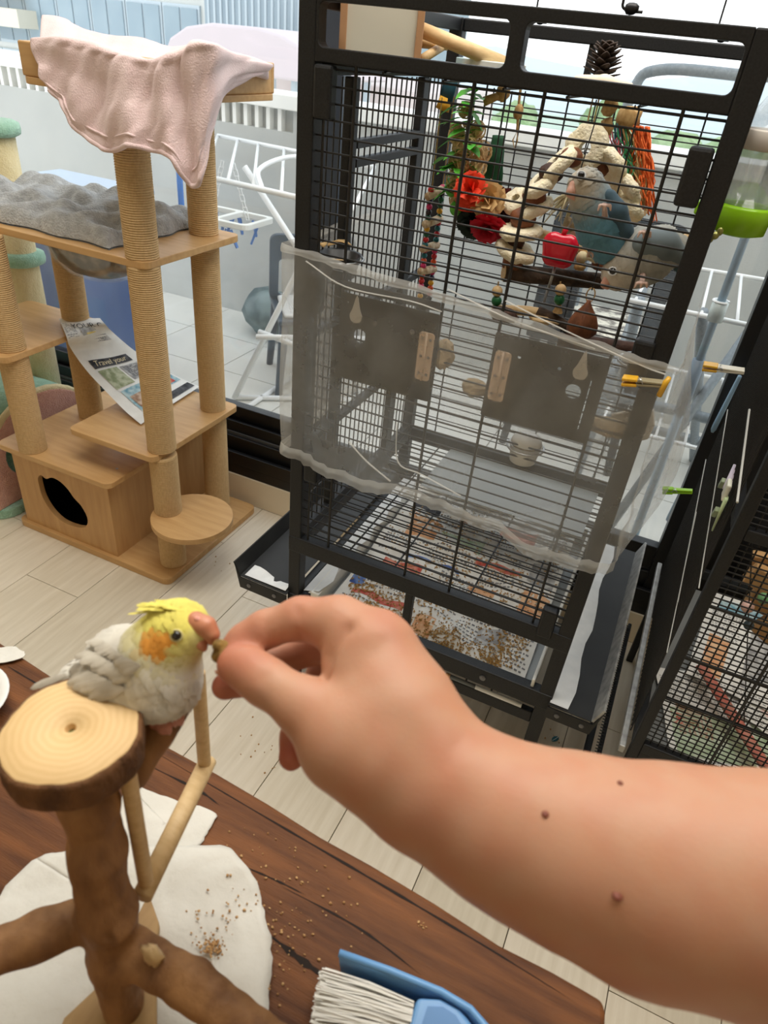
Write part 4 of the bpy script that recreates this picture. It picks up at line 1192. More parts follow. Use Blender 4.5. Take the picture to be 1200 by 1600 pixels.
# straw and burlap behind the apple
p = thing('straw_tuft', 'dry straw tuft with a burlap scrap hanging behind the red apple', 'bird toy', (-0.1934,1.1400,1.0306), 'toys hung in the bird cage')
m_straw = pmat('dry_straw', (196, 184, 148), .9)
b = MB()
for k in range(24):
    a = V((-0.1953,1.1400,1.0571)) + V(rg.uniform(-.01, .01), rg.uniform(-.01, .01), 0)
    c = V((-0.1987,1.1400,1.0160)) + V(rg.uniform(-.045, .03), rg.uniform(-.02, .02), rg.uniform(-.02, .02))
    b.tube([a, a.lerp(c, .5) + V(0, 0, .006), c], [.0016, .002, .0006], 4)
tag(b.build('straw', m_straw, p), kind='stuff')
MB().grid([[tuple(V((-0.1901,1.1400,0.9894)) + V(.036 * (u - .5) * (1 - .3 * v), .006 * math.sin(u * 5 + v * 3), .05 * (v - .4) + .004 * math.sin(u * 6))) for u in [i / 6 for i in range(7)]] for v in [j / 6 for j in range(7)]]).build('burlap_scrap', pmat('burlap', (170, 152, 120), .9, bump=(400, .8, .002, (1, 1, 1))), p, smooth=True, solid=.002)
hook((-0.1962,1.1400,1.0570), 1.176, p)
# perches
def branch(name, label, pts, rs, mat, cat='perch', grp='branch perches inside the bird cage', ends=None):
    t = thing(name, label, cat, pts[0], grp)
    P = catmull(pts, 5); n = len(P)
    rr = [rs[min(len(rs) - 1, int(i / (n - 1) * (len(rs) - 1)))] + (rs[min(len(rs) - 1, int(i / (n - 1) * (len(rs) - 1)) + 1)] - rs[min(len(rs) - 1, int(i / (n - 1) * (len(rs) - 1)))]) * ((i / (n - 1) * (len(rs) - 1)) % 1) for i in range(n)]
    MB().tube(P, rr, 12).build('branch', mat, t, smooth=True)
    if ends:
        d = (V(pts[0]) - V(pts[1])).normalized()
        MB().tube([V(pts[0]) + d * .0005, V(pts[0]) + d * .002], rs[0] * .92, 12).build('cut_end', m_palewood, t)
    return t
branch('branch_perch', 'thick dark bark perch with a pale cut end under the red apple', [(-0.2604,1.0600,0.9427), (-0.1877,1.1000,0.9420), (-0.1202,1.1400,0.9402)], [.0135, .0125, .012], m_bark, ends=1)
branch('branch_perch', 'pale peeled stick perch under the blue lovebird', [(-0.2249,1.1000,0.9983), (-0.1657,1.0700,0.9979), (-0.1035,1.0600,0.9956), (-0.0408,1.1200,1.0157), (-0.0051,1.1700,1.0261)], [.0075, .008, .008, .008], m_palewood)
branch('branch_perch', 'pale stick perch turning dark brown, lowest in the upper cage', [(-0.2676,1.0600,0.8837), (-0.1993,1.0600,0.8949), (-0.1445,1.0600,0.8835)], [.008, .0075, .007], m_palewood)
branch('branch_perch', 'dark brown branch crossing the lower right of the cage', [(-0.1967,1.0550,0.8978), (-0.1672,1.0550,0.8916), (-0.1321,1.0550,0.8778)], [.0088, .0085, .008], m_bark)
branch('branch_perch', 'dark driftwood branch just above the netting at right', [(-0.1543,1.0400,0.8689), (-0.0906,1.0500,0.8714), (-0.0091,1.0800,0.8701)], [.010, .012, .011], m_dnut)
MBc = MB().ball((-0.2431,1.0400,0.8863), (.022, .012, .012), 12, 8, .15, 3).build('dark_wood_chunk', m_dnut, smooth=True)
tag(MBc, 'dark wooden chunk at the left end of the lowest perch', 'perch knob')
# fig shaped coconut shell
p = thing('coconut_toy', 'brown fig shaped coconut shell hanging low on the right', 'bird toy', (-0.1222,1.0200,0.9116), 'toys hung in the bird cage')
c = V((-0.1217,1.0200,0.9098))
MB().lathe([(.002, .031), (.004, .026), (.008, .020), (.017, .008), (.022, -.004), (.022, -.014), (.016, -.021), (.003, -.023)], at(c), 20).build('shell', m_nut, p, smooth=True)
MB().tube([c + V(.006 * math.cos(t), 0, .038 + .010 * math.sin(t)) for t in [.524 * i for i in range(12)]], .0010, 5, closed=True).build('ring', m_rope, p)
hook(tuple(c + V(0, 0, .045)), 1.176, p)
# bead strings
for k, (top, cs, lab) in enumerate(((((-0.2642,1.0500,0.9306)), (((-0.2634,1.0500,0.9161), 'n'), ((-0.2616,1.0500,0.9017), 'g'), ((-0.2624,1.0500,0.8895), 'c')), 'short string of a cream and a green bead at the bark perch cut end'),
    (((-0.1722,1.0500,0.9496)), (((-0.1694,1.0500,0.9380), 'n'), ((-0.1679,1.0500,0.9240), 'g'), ((-0.1662,1.0500,0.9128), 'c')), 'short string of a cream and a green bead under the red apple'))):
    p = thing('bead_string', lab, 'bird toy', top, 'toys hung in the bird cage')
    MB().tube([top, cs[-1][0]], .0012, 5).build('string', m_rope, p)
    for q, s_ in cs:
        if s_ == 'c': MB().tube([V(q) + V(0, 0, .004), V(q) + V(0, 0, -.008)], [.003, .008], 7).build('tassel', m_rope, p)
        else: MB().ball(q, .0085 if s_ == 'n' else .0082, 12, 8).build('bead', m_palewood if s_ == 'n' else pmat('green_bead', (20, 104, 58), .35), p, smooth=True)
p = thing('bead_string', 'small cord and wooden knot hanging beside the perch under the blue lovebird', 'bird toy', (-0.1504,1.0500,0.9903), 'toys hung in the bird cage')
MB().ball((-0.1508,1.0500,0.9884), .0085, 10, 7, .1).build('bead', m_straw, p, smooth=True); MB().ball((-0.1504,1.0500,0.9760), (.009, .008, .006), 10, 7, .2).build('knot', m_rope, p, smooth=True)
# shavings lying on the low perch
p = tag(MB().ball((-0.1836,1.0400,0.8920), (.022, .012, .005), 12, 6, .25, 4).build('wood_shaving', m_palewood, smooth=True), 'pale wood shaving hanging below the lowest stick perch', 'wood shaving')
# cups
def cup(label, c, r, h, mat, inner):
    t = thing('feed_cup', label, 'feed cup', c, 'feed cups hooked inside the bird cage')
    MB().lathe([(r * .8, -h), (r, 0), (r * 1.06, .001), (r * .94, 0), (r * .75, -h + .003)], at(c), 24).build('bowl', mat, t, smooth=True)
    MB().lathe([(r * .84, -h * .45), (.001, -h * .42)], at(c), 20, cap=False).build('feed', inner, t)
    MB().tube([V(c) + V((r + .004) * math.cos(q * .449), (r + .004) * math.sin(q * .449), -.004) for q in range(14)], .0018, 6, closed=True).build('holder_ring', m_steel, t, smooth=True)
    return t
m_feed = pmat('bird_feed', (170, 130, 84), .9, var=((220, 196, 150), 260, (1, 1, 1), 4))
m_dsteel = pmat('dark_steel_bowl', (60, 60, 60), .3, .7)
cup('dark metal feed cup with dry leaves at the upper left corner', (-0.4896,0.9550,0.9454), .033, .03, m_dsteel, m_feed)
lf = thing('leaf_scrap', 'dry tan leaf scraps sticking out of the dark metal feed cup', 'leaf', (-0.5020,0.9400,0.9624))
for q, a in (((-0.4989,0.9500,0.9631), .3), ((-0.5092,0.9400,0.9556), 2.2), ((-0.4991,0.9350,0.9602), 1.2)):
    b = MB(); leafblade(b, q, (math.cos(a), math.sin(a), .25), .03, .008); b.build('leaf_blade', m_rope, lf, smooth=True, solid=.0008)
m_cupw = pmat('frosted_white_cup', (236, 236, 232), .3, trans=.2)
cup('small white feed cup with a domed lid under the right feeder door', (-0.1471,0.9300,0.7405), .024, .028, m_cupw, m_feed)
lid = tag(MB().lathe([(.0235, 0), (.021, .008), (.012, .013), (.001, .0145)], at(V((-0.1471,0.9300,0.7405)) + V(0, 0, .003)), 20).build('cup_lid', m_cupw, smooth=True), 'white domed lid on the small feed cup', 'lid')
cup('steel feed cup at the right hand post just under the net hem', (-0.0299,0.9900,0.8845), .026, .03, m_steel, m_feed)
m_wd = pmat('gnawed_wood_block', (190, 170, 138), .85, var=((160, 138, 104), 70, (1, 1, 1), 2), bump=(120, .8, .003, (1, 1, 1)))
for q, s, lab in (((-0.2934,0.9250,0.8474), (.016, .018, .022), 'gnawed wooden block beside the left feeder door'), ((-0.2387,0.9250,0.8086), (.020, .016, .013), 'gnawed wooden peg at the left edge of the right feeder door'), ((-0.0369,0.9250,0.8044), (.034, .014, .013), 'long gnawed wooden block at the right end of the cage')):
    b = MB().ball(q, s, 12, 8, .12, 3)
    tag(b.build('chew_block', m_wd, smooth=False), lab, 'chew block')
cbn = [(0, .0), (.03, .016), (.052, .022), (.060, .0), (.058, -.022), (.035, -.036), (.012, -.030)]
tag(MB().poly(cbn[::-1], [], .006, Matrix.Translation(V((-0.0435,0.9400,0.8190))) @ Matrix(((1, 0, 0, 0), (0, 0, -1, 0), (0, 1, 0, 0), (0, 0, 0, 1)))).build('mineral_slab', pmat('chalky_slab', (200, 196, 186), .9), bevel=.002), 'pale chalky slab with broken edges behind the netting at right', 'mineral slab')
# clips on the netting and lime feeder on the cage side
m_yel = pmat('yellow_plastic_grip', (222, 170, 44), .4); m_clipgrey = pmat('olive_grey_clip', (150, 140, 112), .4)
def peg_clip(label, a, c, grip, body, w=.011, name='clothes_clip'):
    t = thing(name, label, 'clip', a, None)
    a, c = V(a), V(c); d = (c - a).normalized(); l = (c - a).length
    M = frame(a, d, V(0, 0, 1).cross(d))
    for s_ in (-1, 1):
        Q = M @ Matrix.Rotation(.025 * s_, 4, 'Y')
        MB().fbox(Q, l * .34, l, -w / 2, w / 2, -.0015 + .0028 * s_, .0015 + .0028 * s_).build('jaw', body, t, bevel=.0008)
        MB().fbox(Q, 0, l * .36, -w / 2 - .001, w / 2 + .001, -.002 + .0036 * s_, .002 + .0036 * s_).build('grip', grip, t, bevel=.0012)
    MB().tube([M @ V(l * .42 + .004 * math.cos(q), -w / 2 - .001 + w * q / 18, .004 * math.sin(q)) for q in range(19)], .0008, 5).build('spring', m_steel, t)
    return t
peg_clip('yellow tipped clip holding the gathered net at the right post', (-0.0394,0.8720,0.8938), (0.0113,0.8720,0.9024), m_yel, m_clipgrey, .014)
MB().tube([(0.0086,0.8680,0.8878), (0.0107,0.8680,0.9055), (0.0130,0.8680,0.9128)], [.006, .0065, .0045], 8, flat=.6).build('grip', m_yel, bpy.data.objects['clothes_clip'], smooth=True)
MB()
fd = thing('hopper_feeder', 'clear hopper feeder with a lime green dish on the cage side', 'feeder', (0.0374,1.0200,1.0781))
fc = V((0.0332,1.0400,1.0783))
m_lime = pmat('lime_green_plastic', (146, 204, 20), .35)
MB().lathe([(.020, -.024), (.033, -.020), (.035, .008), (.033, .012), (.030, .010), (.028, -.012)], at(fc), 28).build('dish', m_lime, fd, smooth=True)
MB().fbox(at(fc + V(-.045, 0, .0)), -.012, .014, -.012, .012, -.008, .008).build('clip_tab', m_lime, fd, bevel=.003)
m_hop = veil('clear_plastic', (236, 238, 236), .26, .1, .1, translucent=.6)
MB().lathe([(.0285, .008), (.0285, .075), (.030, .076)], at(fc), 28, cap=False).build('hopper', m_hop, fd, smooth=True, solid=.001)
MB().lathe([(.031, .072), (.0325, .074), (.0325, .092), (.031, .094)], at(fc), 28).build('collar', pmat('beige_collar', (214, 206, 196), .4), fd, smooth=True)
MB().lathe([(.030, .094), (.026, .115), (.018, .128), (.010, .132)], at(fc), 28).build('cap', m_hop, fd, smooth=True)
wn_ = thing('wing_nut', 'small brass wing nut under the lime green dish', 'fastener', (0.0092,0.9800,1.0600))
MB().ball((0.0097,0.9850,1.0578), .005, 8, 6).build('nut', pmat('brass', (150, 150, 90), .4, .8), wn_, smooth=True)
for s_ in (-1, 1): MB().ball(V((0.0097,0.9850,1.0578)) + V(.004 * s_, 0, .005 * s_), (.004, .002, .005), 8, 6).build('wing', pmat('brass', (150, 150, 90), .4, .8), wn_, smooth=True)
# on the roof
RZ = 1.1885
bx = thing('wooden_box', 'white panelled wooden nest box with tan edges standing on the cage roof', 'box', (-.44, 1.0, RZ))
M = Matrix.Translation((-.452, .965, RZ)) @ Matrix.Rotation(.46, 4, 'Z')
m_tan = pmat('tan_wood_edge', (196, 150, 110), .5)
MB().fbox(M, -.044, .044, 0, .10, 0, .105).build('panel', pmat('off_white_panel', (226, 222, 206), .6), bx)
for x0, x1 in ((-.053, -.044), (.044, .053)): MB().fbox(M, x0, x1, -.004, .104, 0, .108).build('edge_strip', m_tan, bx, bevel=.001)
st = thing('dowel_stand', 'pale dowel perch frame lying across the cage roof', 'perch stand', (-.3, 1.15, RZ))
MB().tube([(-0.4529,1.0600,1.2363), (-0.3180,1.1000,1.2033)], [.0095, .0095], 14).build('long_dowel', m_palewood, st, smooth=True)
MB().tube([(-0.4532,1.0800,1.2180), (-0.4106,1.1000,1.2187)], .0065, 12).build('short_dowel', m_palewood, st, smooth=True)
MB().tube([(-0.4181,1.1000,1.2173), (-0.4227,1.0400,1.2005)], .006, 12).build('brace', m_palewood, st, smooth=True)
tag(MB().fbox(Matrix.Translation((-.345, 1.10, RZ)) @ Matrix.Rotation(-.5, 4, 'Z'), -.05, .05, -.02, .02, 0, .018).build('carton', pmat('pale_blue_carton', (170, 196, 204), .5, var=((226, 232, 230), 20, (1, 1, 1), 8)), bevel=.001), 'small pale blue carton lying under the dowels on the cage roof', 'carton')
pc = thing('pine_cone', 'dark open pine cone standing on the cage roof', 'pine cone', (-.128, 1.12, RZ))
cc = V((-0.1913,1.1000,1.2092)); cc.z = RZ + .012
m_cone = pmat('dark_pine_cone', (70, 54, 44), .8, var=((40, 30, 24), 80, (1, 1, 1), 2))
MB().lathe([(.004, 0), (.010, .008), (.008, .03), (.002, .042)], at(cc), 10).build('core', m_cone, pc, smooth=True)
for k in range(46):
    t = k / 46; a = k * 2.4; zz = .002 + t * .034; l = .025 * (1 - t ** 3 * .6)
    d = V(math.cos(a), math.sin(a), .05 + t * .55).normalized()
    b = MB(); leafblade(b, cc + V(0, 0, zz), d, l, .0065, -.2); b.build('scale', m_cone, pc, smooth=True, solid=.0014)
cl = Body(); q0 = V((-0.2155,1.0800,1.1995)); q0.z = RZ + .008; q1 = V((-0.1815,1.0800,1.2015)); q1.z = RZ + .009; q2 = V((-0.1495,1.0800,1.2020)); q2.z = RZ + .007
cl.chain([q0, q1, q2], [.007, .0095, .007], .004)
tag(cl.mesh('cuttlebone', .002, pmat('cream_cuttlebone', (238, 226, 206), .7, var=((220, 204, 180), 60, (1, 1, 1), 2))), 'cream cuttlebone lying in front of the pine cone on the cage roof', 'cuttlebone')
for k, (a, c) in enumerate((((-0.2835,1.0600,1.1997), (-0.2512,1.0600,1.2029)), ((-0.1446,1.0600,1.1977), (-0.1321,1.0600,1.2039)))):
    A_ = V(a); C_ = V(c); A_.z = C_.z = RZ + .004
    tag(MB().tube(catmull([A_, A_.lerp(C_, .5) + V(0, .006, .0), C_], 4), .0016, 6).build('cable_tie', m_white, smooth=True), ('white cable tie end curling over the cage roof at the rim strut', 'white cable tie end beside the cuttlebone on the cage roof')[k], 'cable tie')
tag(MB().box(-.085, -.035, 1.0, 1.03, RZ, RZ + .006).build('black_tray_clip', m_black_in, bevel=.001), 'flat black plastic clip on the right half of the cage roof', 'clip')
# hooks above the rim
for k, (x, y, lab) in enumerate(((-.143, CYF + .012, 'wire hook knotted over the front rim of the bird cage'), (-.375, CYB - .01, 'wire hook on the back rim near the middle strut'), (-.075, CYB - .01, 'wire hook on the back rim at right'))):
    h = thing('wire_hook', lab, 'hook', (x, y, 1.262))
    MB().tube(catmull([(x - .010, y, 1.34), (x - .010, y, 1.28), (x - .008, y, 1.268), (x + .004, y, 1.266), (x + .012, y, 1.266)], 4), .0016, 6).build('wire', m_darkwire, h, smooth=True)
    MB().ball((x, y, 1.268), (.008, .006, .0055), 10, 6, .1).build('knob', m_darkwire, h, smooth=True)
# ------------------------------------------------------------------ second cage at the right edge
rc = thing('bird_cage', 'second black cage with fine mesh and newspapers at the right edge', 'bird cage', (.45, 1.1, 0))
RX0, RX1, RY0, RY1 = .146, .72, .85, 1.41
def rbox(name, *a, bev=.002, mat=m_black): return MB().box(*a).build(name, mat, rc, bevel=bev)
for x0, y0 in ((RX0, RY0), (RX1 - .016, RY0), (RX0, RY1 - .016), (RX1 - .016, RY1 - .016)):
    rbox('corner_post', x0, x0 + .016, y0, y0 + .016, 0.0, 1.25)
for z0, z1 in ((.300, .322), (.735, .752), (1.23, 1.25)):
    rbox('front_rail', RX0 + .016, RX1 - .016, RY0, RY0 + .014, z0, z1)
    rbox('back_rail', RX0 + .016, RX1 - .016, RY1 - .014, RY1, z0, z1)
    for x in (RX0, RX1 - .014): rbox('side_rail', x, x + .014, RY0 + .016, RY1 - .016, z0, z1)
for x in (RX0 - .016,): rbox('outer_rail', x, x + .010, RY0, RY1, .284, .30, mat=m_lip)
z = .331
while z < .732:
    bar((RX0 + .01, RY0 + .006, z), (RX1 - .01, RY0 + .006, z), .0011, m_black_in, rc, 'mesh_bar'); z += .0092
z = .76
while z < .94:
    bar((RX0 + .01, RY0 + .006, z), (RX1 - .01, RY0 + .006, z), .0011, m_black_in, rc, 'mesh_bar'); z += .0092
x = RX0 + .026
while x < RX1 - .3:
    bar((x, RY0 + .008, .322), (x, RY0 + .008, .735), .0012, m_black_in, rc, 'mesh_upright')
    bar((x, RY0 + .008, .752), (x, RY0 + .008, 1.0), .0012, m_black_in, rc, 'mesh_upright'); x += .0118
for x in (.26, .375): bar((x, RY0 + .004, .322), (x, RY0 + .004, .735), .0022, m_black_in, rc, 'mesh_upright')
for z in (.43, .52, .62): bar((RX0, RY0 + .004, z), (RX1, RY0 + .004, z), .0022, m_black_in, rc, 'mesh_bar')
y = RY0 + .04
while y < RY1 - .02:
    bar((RX0 - .004, y, .30), (RX0 - .004, y, 1.23), .0011, m_black_in, rc, 'side_bar'); y += .0115
m_edge = pmat('pale_light_gap', (196, 196, 190), .5)
for a, c, r_ in (((0.1390,1.3921,0.5812), (0.1390,0.9683,0.5266), .0009), ((0.1390,1.3740,0.7001), (0.1390,0.8499,0.6450), .0009), ((0.1390,1.0966,0.8133), (0.1390,0.8588,0.7810), .0016), ((0.1390,1.2019,0.5641), (0.1390,0.8653,0.5061), .0008)):
    MB().tube([a, c], r_, 6).build('light_gap', m_edge, rc)  # pale rods stand in for gaps of light between the side bars
# bottom shelf, skirt and legs
rbox('lower_panel', RX0 + .016, RX1 - .016, RY0 + .002, RY0 + .012, .20, .30)
tt = rbox('tray', RX0 + .016, RX1 - .016, RY0 + .016, RY1 - .016, .265, .272, mat=m_tray)
for a in ((RX0 - .055, RX0 - .042), (RX0 - .03, RX0 - .022)): rbox('guard_strip', a[0], a[1], RY0 + .02, RY1 - .05, .13, .145)
for k in range(60):
    y = RY0 + .03 + k * .0078
    bar((RX0 - .036, y, .15), (RX0 - .024, y, .15), .0012, m_black_in, rc, 'guard_wire')
nz = .285
newspaper('cage_newspaper', .188, .423, .90, 1.12, nz - .008, .25, 'green tinted newspaper with dark stains under the right cage mesh', 11, None,
          [(.05, .6, .1, .55, 'green'), (.1, .35, .3, .6, 'brown'), (.05, .14, .4, .5, 'red'), (.65, .95, .1, .6, 'green')], .4)
newspaper('cage_newspaper', .235, .60, 1.06, 1.36, nz + .002, -.12, 'grey and orange printed newspaper farther back in the right cage', 12, None,
          [(.05, .16, .1, .5, 'orange'), (.25, .7, .12, .7, 'grey'), (.75, .95, .2, .8, 'grey'), (.05, .7, .80, .95, 'teal')], .4)
newspaper('cage_newspaper', .33, .66, .95, 1.15, nz + .001, -.5, 'pale newspaper with coloured photos at the right of the mesh', 13, None,
          [(.1, .4, .2, .5, 'pink'), (.5, .8, .5, .8, 'orange'), (.5, .9, .1, .35, 'grey')], .4)
# rolled coral strip of paper
rows = [[tuple(V((0.2404,1.0838,0.3100)).lerp(V((0.3551,0.8951,0.3100)), i / 12) + V(.012 * math.cos(a), .0, .008 + .010 * math.sin(a))) for a in [math.pi * j / 6 for j in range(7)]] for i in range(13)]
tag(MB().grid(rows).build('paper_roll', pmat('coral_paper', (222, 116, 100), .8, var=((200, 140, 120), 60, (1, 1, 1), 3)), smooth=True, solid=.0008), 'coral red folded paper strip crossing the newspapers', 'paper')
# wooden block toy
bt = thing('block_toy', 'pale wooden block toy with cord and beads hanging in the right cage', 'bird toy', (.40, 1.0, .55))
m_blk = pmat('plywood_block', (206, 164, 112), .6, var=((180, 136, 86), 30, (1, 6, 1), 2))
for q, s_, r_ in (((0.2397,1.0000,0.5959), .05, .3), ((0.2634,1.0100,0.5533), .06, .2), ((0.2419,1.0400,0.6004), .045, -.2), ((0.2829,1.0000,0.5093), .05, .5)):
    MB().fbox(Matrix.Translation(q) @ Matrix.Rotation(r_, 4, 'Y'), -s_ * .45, s_ * .7, -.01, .01, -s_ * .35, s_ * .35).build('block', m_blk, bt, bevel=.002)
bcol = [pmat('pink_bead', (232, 190, 178), .4), pmat('green_bead_dull', (110, 160, 110), .4), pmat('slate_bead', (60, 76, 86), .4)]
for q, m_, r_ in (((0.2339,0.9800,0.5524), bcol[0], .010), ((0.2455,0.9700,0.5826), bcol[1], .009), ((0.2478,0.9800,0.5199), bcol[2], .008)): MB().ball(q, r_, 12, 8).build('bead', m_, bt, smooth=True)
MB().tube([(0.1991,0.9800,0.6660), (0.2355,0.9800,0.5532), (0.3224,0.9800,0.2955)], .001, 5).build('cord', m_black_in, bt)
MB().tube([(.40, 1.0, .56), (.40, 1.0, 1.23)], .001, 5).build('cord', m_black_in, bt)
# pale blue strip between the cages, pegs on the side of the right cage
tag(MB().tube([(0.1420,1.4305,0.7488), (0.1390,1.5182,0.5484), (0.1370,1.6236,0.2913)], [.004, .0066, .0092], 8).build('blue_strip', m_blue_plastic, smooth=True), 'pale blue strip slanting beside the right cage', 'strip')
peg_clip('yellow handled white clip hanging on the right cage post', (0.0608,1.2000,0.8271), (0.1224,1.2000,0.8344), m_yel, pmat('white_clip_body', (214, 208, 190), .4), .020)
peg_clip('lime green clip on the side of the right cage', (0.0666,1.1200,0.6304), (0.1115,1.1200,0.6439), m_lime, m_lime, .009)
pg = thing('clothes_peg', 'pale green and white pegs clipped to the right cage side', 'peg', (0.1420,0.9830,0.7112))
MB().tube([(0.1400,1.0150,0.7585), (0.1360,0.9623,0.7426)], [.002, .006], 8, flat=.4).build('lilac_arm', pmat('lilac_plastic', (200, 190, 206), .4), pg, smooth=True)
MB().fbox(Matrix.Translation(V((0.1340,0.9377,0.7553))), -.004, .002, -.012, .012, -.014, .012).build('white_body', pmat('white_peg_body', (222, 222, 206), .4), pg, bevel=.002)
MB().tube([(0.1350,0.9250,0.7491), (0.1380,0.9430,0.6849)], [.007, .003], 8, flat=.4).build('green_arm', pmat('pale_green_plastic', (190, 208, 160), .4), pg, smooth=True)
for q in ((0.1320,0.9978,0.7329), (0.1320,0.9415,0.7149)): MB().fbox(Matrix.Translation(q) @ Matrix.Rotation(.6, 4, 'X'), -.003, .003, -.004, .004, -.010, .010).build('jaw', pmat('grey_green_jaw', (150, 164, 130), .4), pg, bevel=.001)
# ------------------------------------------------------------------ blanket, newspaper, the second cat tree
cols = [  # ridge pixel-derived points, hem points (world), along the draped edge
    ((-1.1959,1.0900,1.1579), (-1.1521,1.0750,1.0863)), ((-1.1290,1.0850,1.1653), (-1.1191,1.0700,1.0620)), ((-1.0854,1.0850,1.1653), (-1.0929,1.0700,1.0285)), ((-1.0431,1.0850,1.1635), (-1.0492,1.0650,1.0117)),
    ((-1.0023,1.0850,1.1581), (-1.0128,1.0700,1.0090)), ((-0.9618,1.0850,1.1546), (-0.9549,1.0500,1.0252)), ((-0.9219,1.0850,1.1520), (-0.9254,1.0700,1.0178)), ((-0.8919,1.0850,1.1610), (-0.8759,1.0600,1.0143)),
    ((-0.8611,1.0850,1.1726), (-0.8583,1.0800,0.9730)), ((-0.8349,1.0850,1.1852), (-0.8319,1.0850,0.9889)), ((-0.8138,1.0950,1.1857), (-0.8353,1.1100,1.0580)), ((-0.8488,1.1900,1.1710), (-0.8655,1.1900,1.1040)), ((-0.8770,1.3000,1.1610), (-0.8821,1.2600,1.1216)), ((-0.9023,1.4100,1.1497), (-0.9007,1.3300,1.1353))]
back = [(-1.3008,1.2200,1.1930), (-1.2791,1.2400,1.1917), (-1.2585,1.2600,1.1820), (-1.2203,1.2700,1.1751), (-1.1780,1.2800,1.1738), (-1.1269,1.2800,1.1750), (-1.0923,1.2900,1.1700), (-1.0589,1.2900,1.1646), (-1.0312,1.3000,1.1694), (-1.0005,1.3000,1.1762), (-0.9633,1.3000,1.1775), (-0.9562,1.3300,1.1625), (-0.9432,1.3800,1.1562), (-0.9338,1.4350,1.1470)]
rows = []
ncol = len(cols)
for t in (0, .5, 1.0):
    r = []
    for k in range(ncol):
        a, c = V(back[k]), V(cols[k][0])
        p = a.lerp(c, t)
        if t == .5: p.z -= .022
        r.append(p)
    rows.append(r)
for t in (.12, .35, .6, .82, 1.0):
    r = []
    for k in range(ncol):
        a, c = V(cols[k][0]), V(cols[k][1])
        p = a.lerp(c, t)
        amp = (.012, .002, .009, -.004, .010, .013, .003, .011, -.002, .009, .004, .0, .0, .0)[k] * math.sin(math.pi * min(1, t * .9))
        p.y += -amp if k < 10 else 0
        if k >= 10: p.x += .012 * math.sin(math.pi * t)
        if t < .2: p += V(0, -.008, .004) if k < 10 else V(.008, 0, .004)
        r.append(p)
    rows.append(r)
dense = [catmull(r, 6) for r in rows]
dense = list(zip(*[catmull([row[j] for row in dense], 6) for j in range(len(dense[0]))]))
fin = []
for i, r in enumerate(dense):
    fin.append([tuple(p + V(.002 * math.sin(i * .5 + j * .3), -.003 * math.sin(j * .55 + i * .22) - .0018 * math.sin(j * 1.3 + i * .6), .0016 * math.sin(i * .9 + j * .2))) for j, p in enumerate(r)])
bl = MB().grid(fin).build('blanket', m_plush, smooth=True, solid=.007, sub=1)
tag(bl, 'pale pink plush blanket draped over the top tray of the cat tree', 'blanket')
# hem seam of the blanket
MB().tube([V(p) + V(0, -.003, .006) for p in fin[-4]], .0022, 6).build('hem_seam', m_plush, bl, smooth=True)
MB().tube([V(p) + V(0, -.001, 0) for p in fin[-1]], .0048, 8).build('hem_roll', m_plush, bl, smooth=True)

nl = [(-1.4372,1.2508,0.5490), (-1.3426,1.1814,0.5430), (-1.3835,1.2231,0.4900), (-1.3397,1.2192,0.4450), (-1.2807,1.2163,0.4050), (-1.2003,1.1967,0.3780), (-1.1326,1.1761,0.3690)]
nr = [(-1.3651,1.3175,0.5490), (-1.3264,1.2978,0.5430), (-1.3525,1.3422,0.5050), (-1.3155,1.3703,0.4550), (-1.2624,1.3973,0.4150), (-1.1983,1.4227,0.3850), (-1.1479,1.4324,0.3720)]
def even(P, n=36):
    d = [0]
    for a, c in zip(P, P[1:]): d.append(d[-1] + (c - a).length)
    o = []
    for i in range(n + 1):
        q = d[-1] * i / n; j = 0
        while j < len(d) - 2 and d[j + 1] < q: j += 1
        o.append(P[j].lerp(P[j + 1], (q - d[j]) / max(1e-9, d[j + 1] - d[j])))
    return o
NL, NR = even(catmull(nl, 6)), even(catmull(nr, 6))
n_ = len(NL) - 1
news = thing('newspaper', 'printed newspaper page sloping between two steps of the cat tree', 'newspaper', (-1.2, 1.2, .37))
def NP(u, v, lift=0):
    f = (1 - v) * n_; i = min(n_ - 1, int(f)); q = f - i
    a = NL[i].lerp(NL[i + 1], q); c = NR[i].lerp(NR[i + 1], q)
    p = a.lerp(c, u)
    p.z += .004 * math.sin(u * 6 + v * 3) * (1 - abs(2 * v - 1)) + .006 * math.sin(math.pi * u) * math.sin(math.pi * v) + lift
    return p + V(0, -lift * .6, 0)
MB().grid([[tuple(NP(i / 20, 1 - j / 30)) for i in range(21)] for j in range(31)]).build('page', m_paper_w, news, smooth=True)
def npatch(u0, u1, v0, v1, mat, lift=.0012, nm='printed_block'):
    return MB().grid([[tuple(NP(u0 + (u1 - u0) * i / 10, v1 + (v0 - v1) * j / 8, lift)) for i in range(11)] for j in range(9)]).build(nm, mat, news, smooth=True)
npatch(.36, .82, .63, .84, inks['grey']); npatch(.46, .66, .66, .76, inks['yellow'], .0018); npatch(.48, .7, .63, .67, inks['black'], .002)
npatch(.13, .80, .44, .50, inks['black']); npatch(.14, .46, .28, .425, inks['olive'])
npatch(.50, .95, .30, .42, inks['grey']); npatch(.16, .6, .07, .26, inks['teal']); npatch(.2, .5, .1, .2, inks['brown'], .002)
npatch(.62, .97, .14, .27, inks['teal']); npatch(.7, .9, .15, .22, inks['red'], .002); npatch(.55, .98, .03, .09, inks['black'])
b = MB()
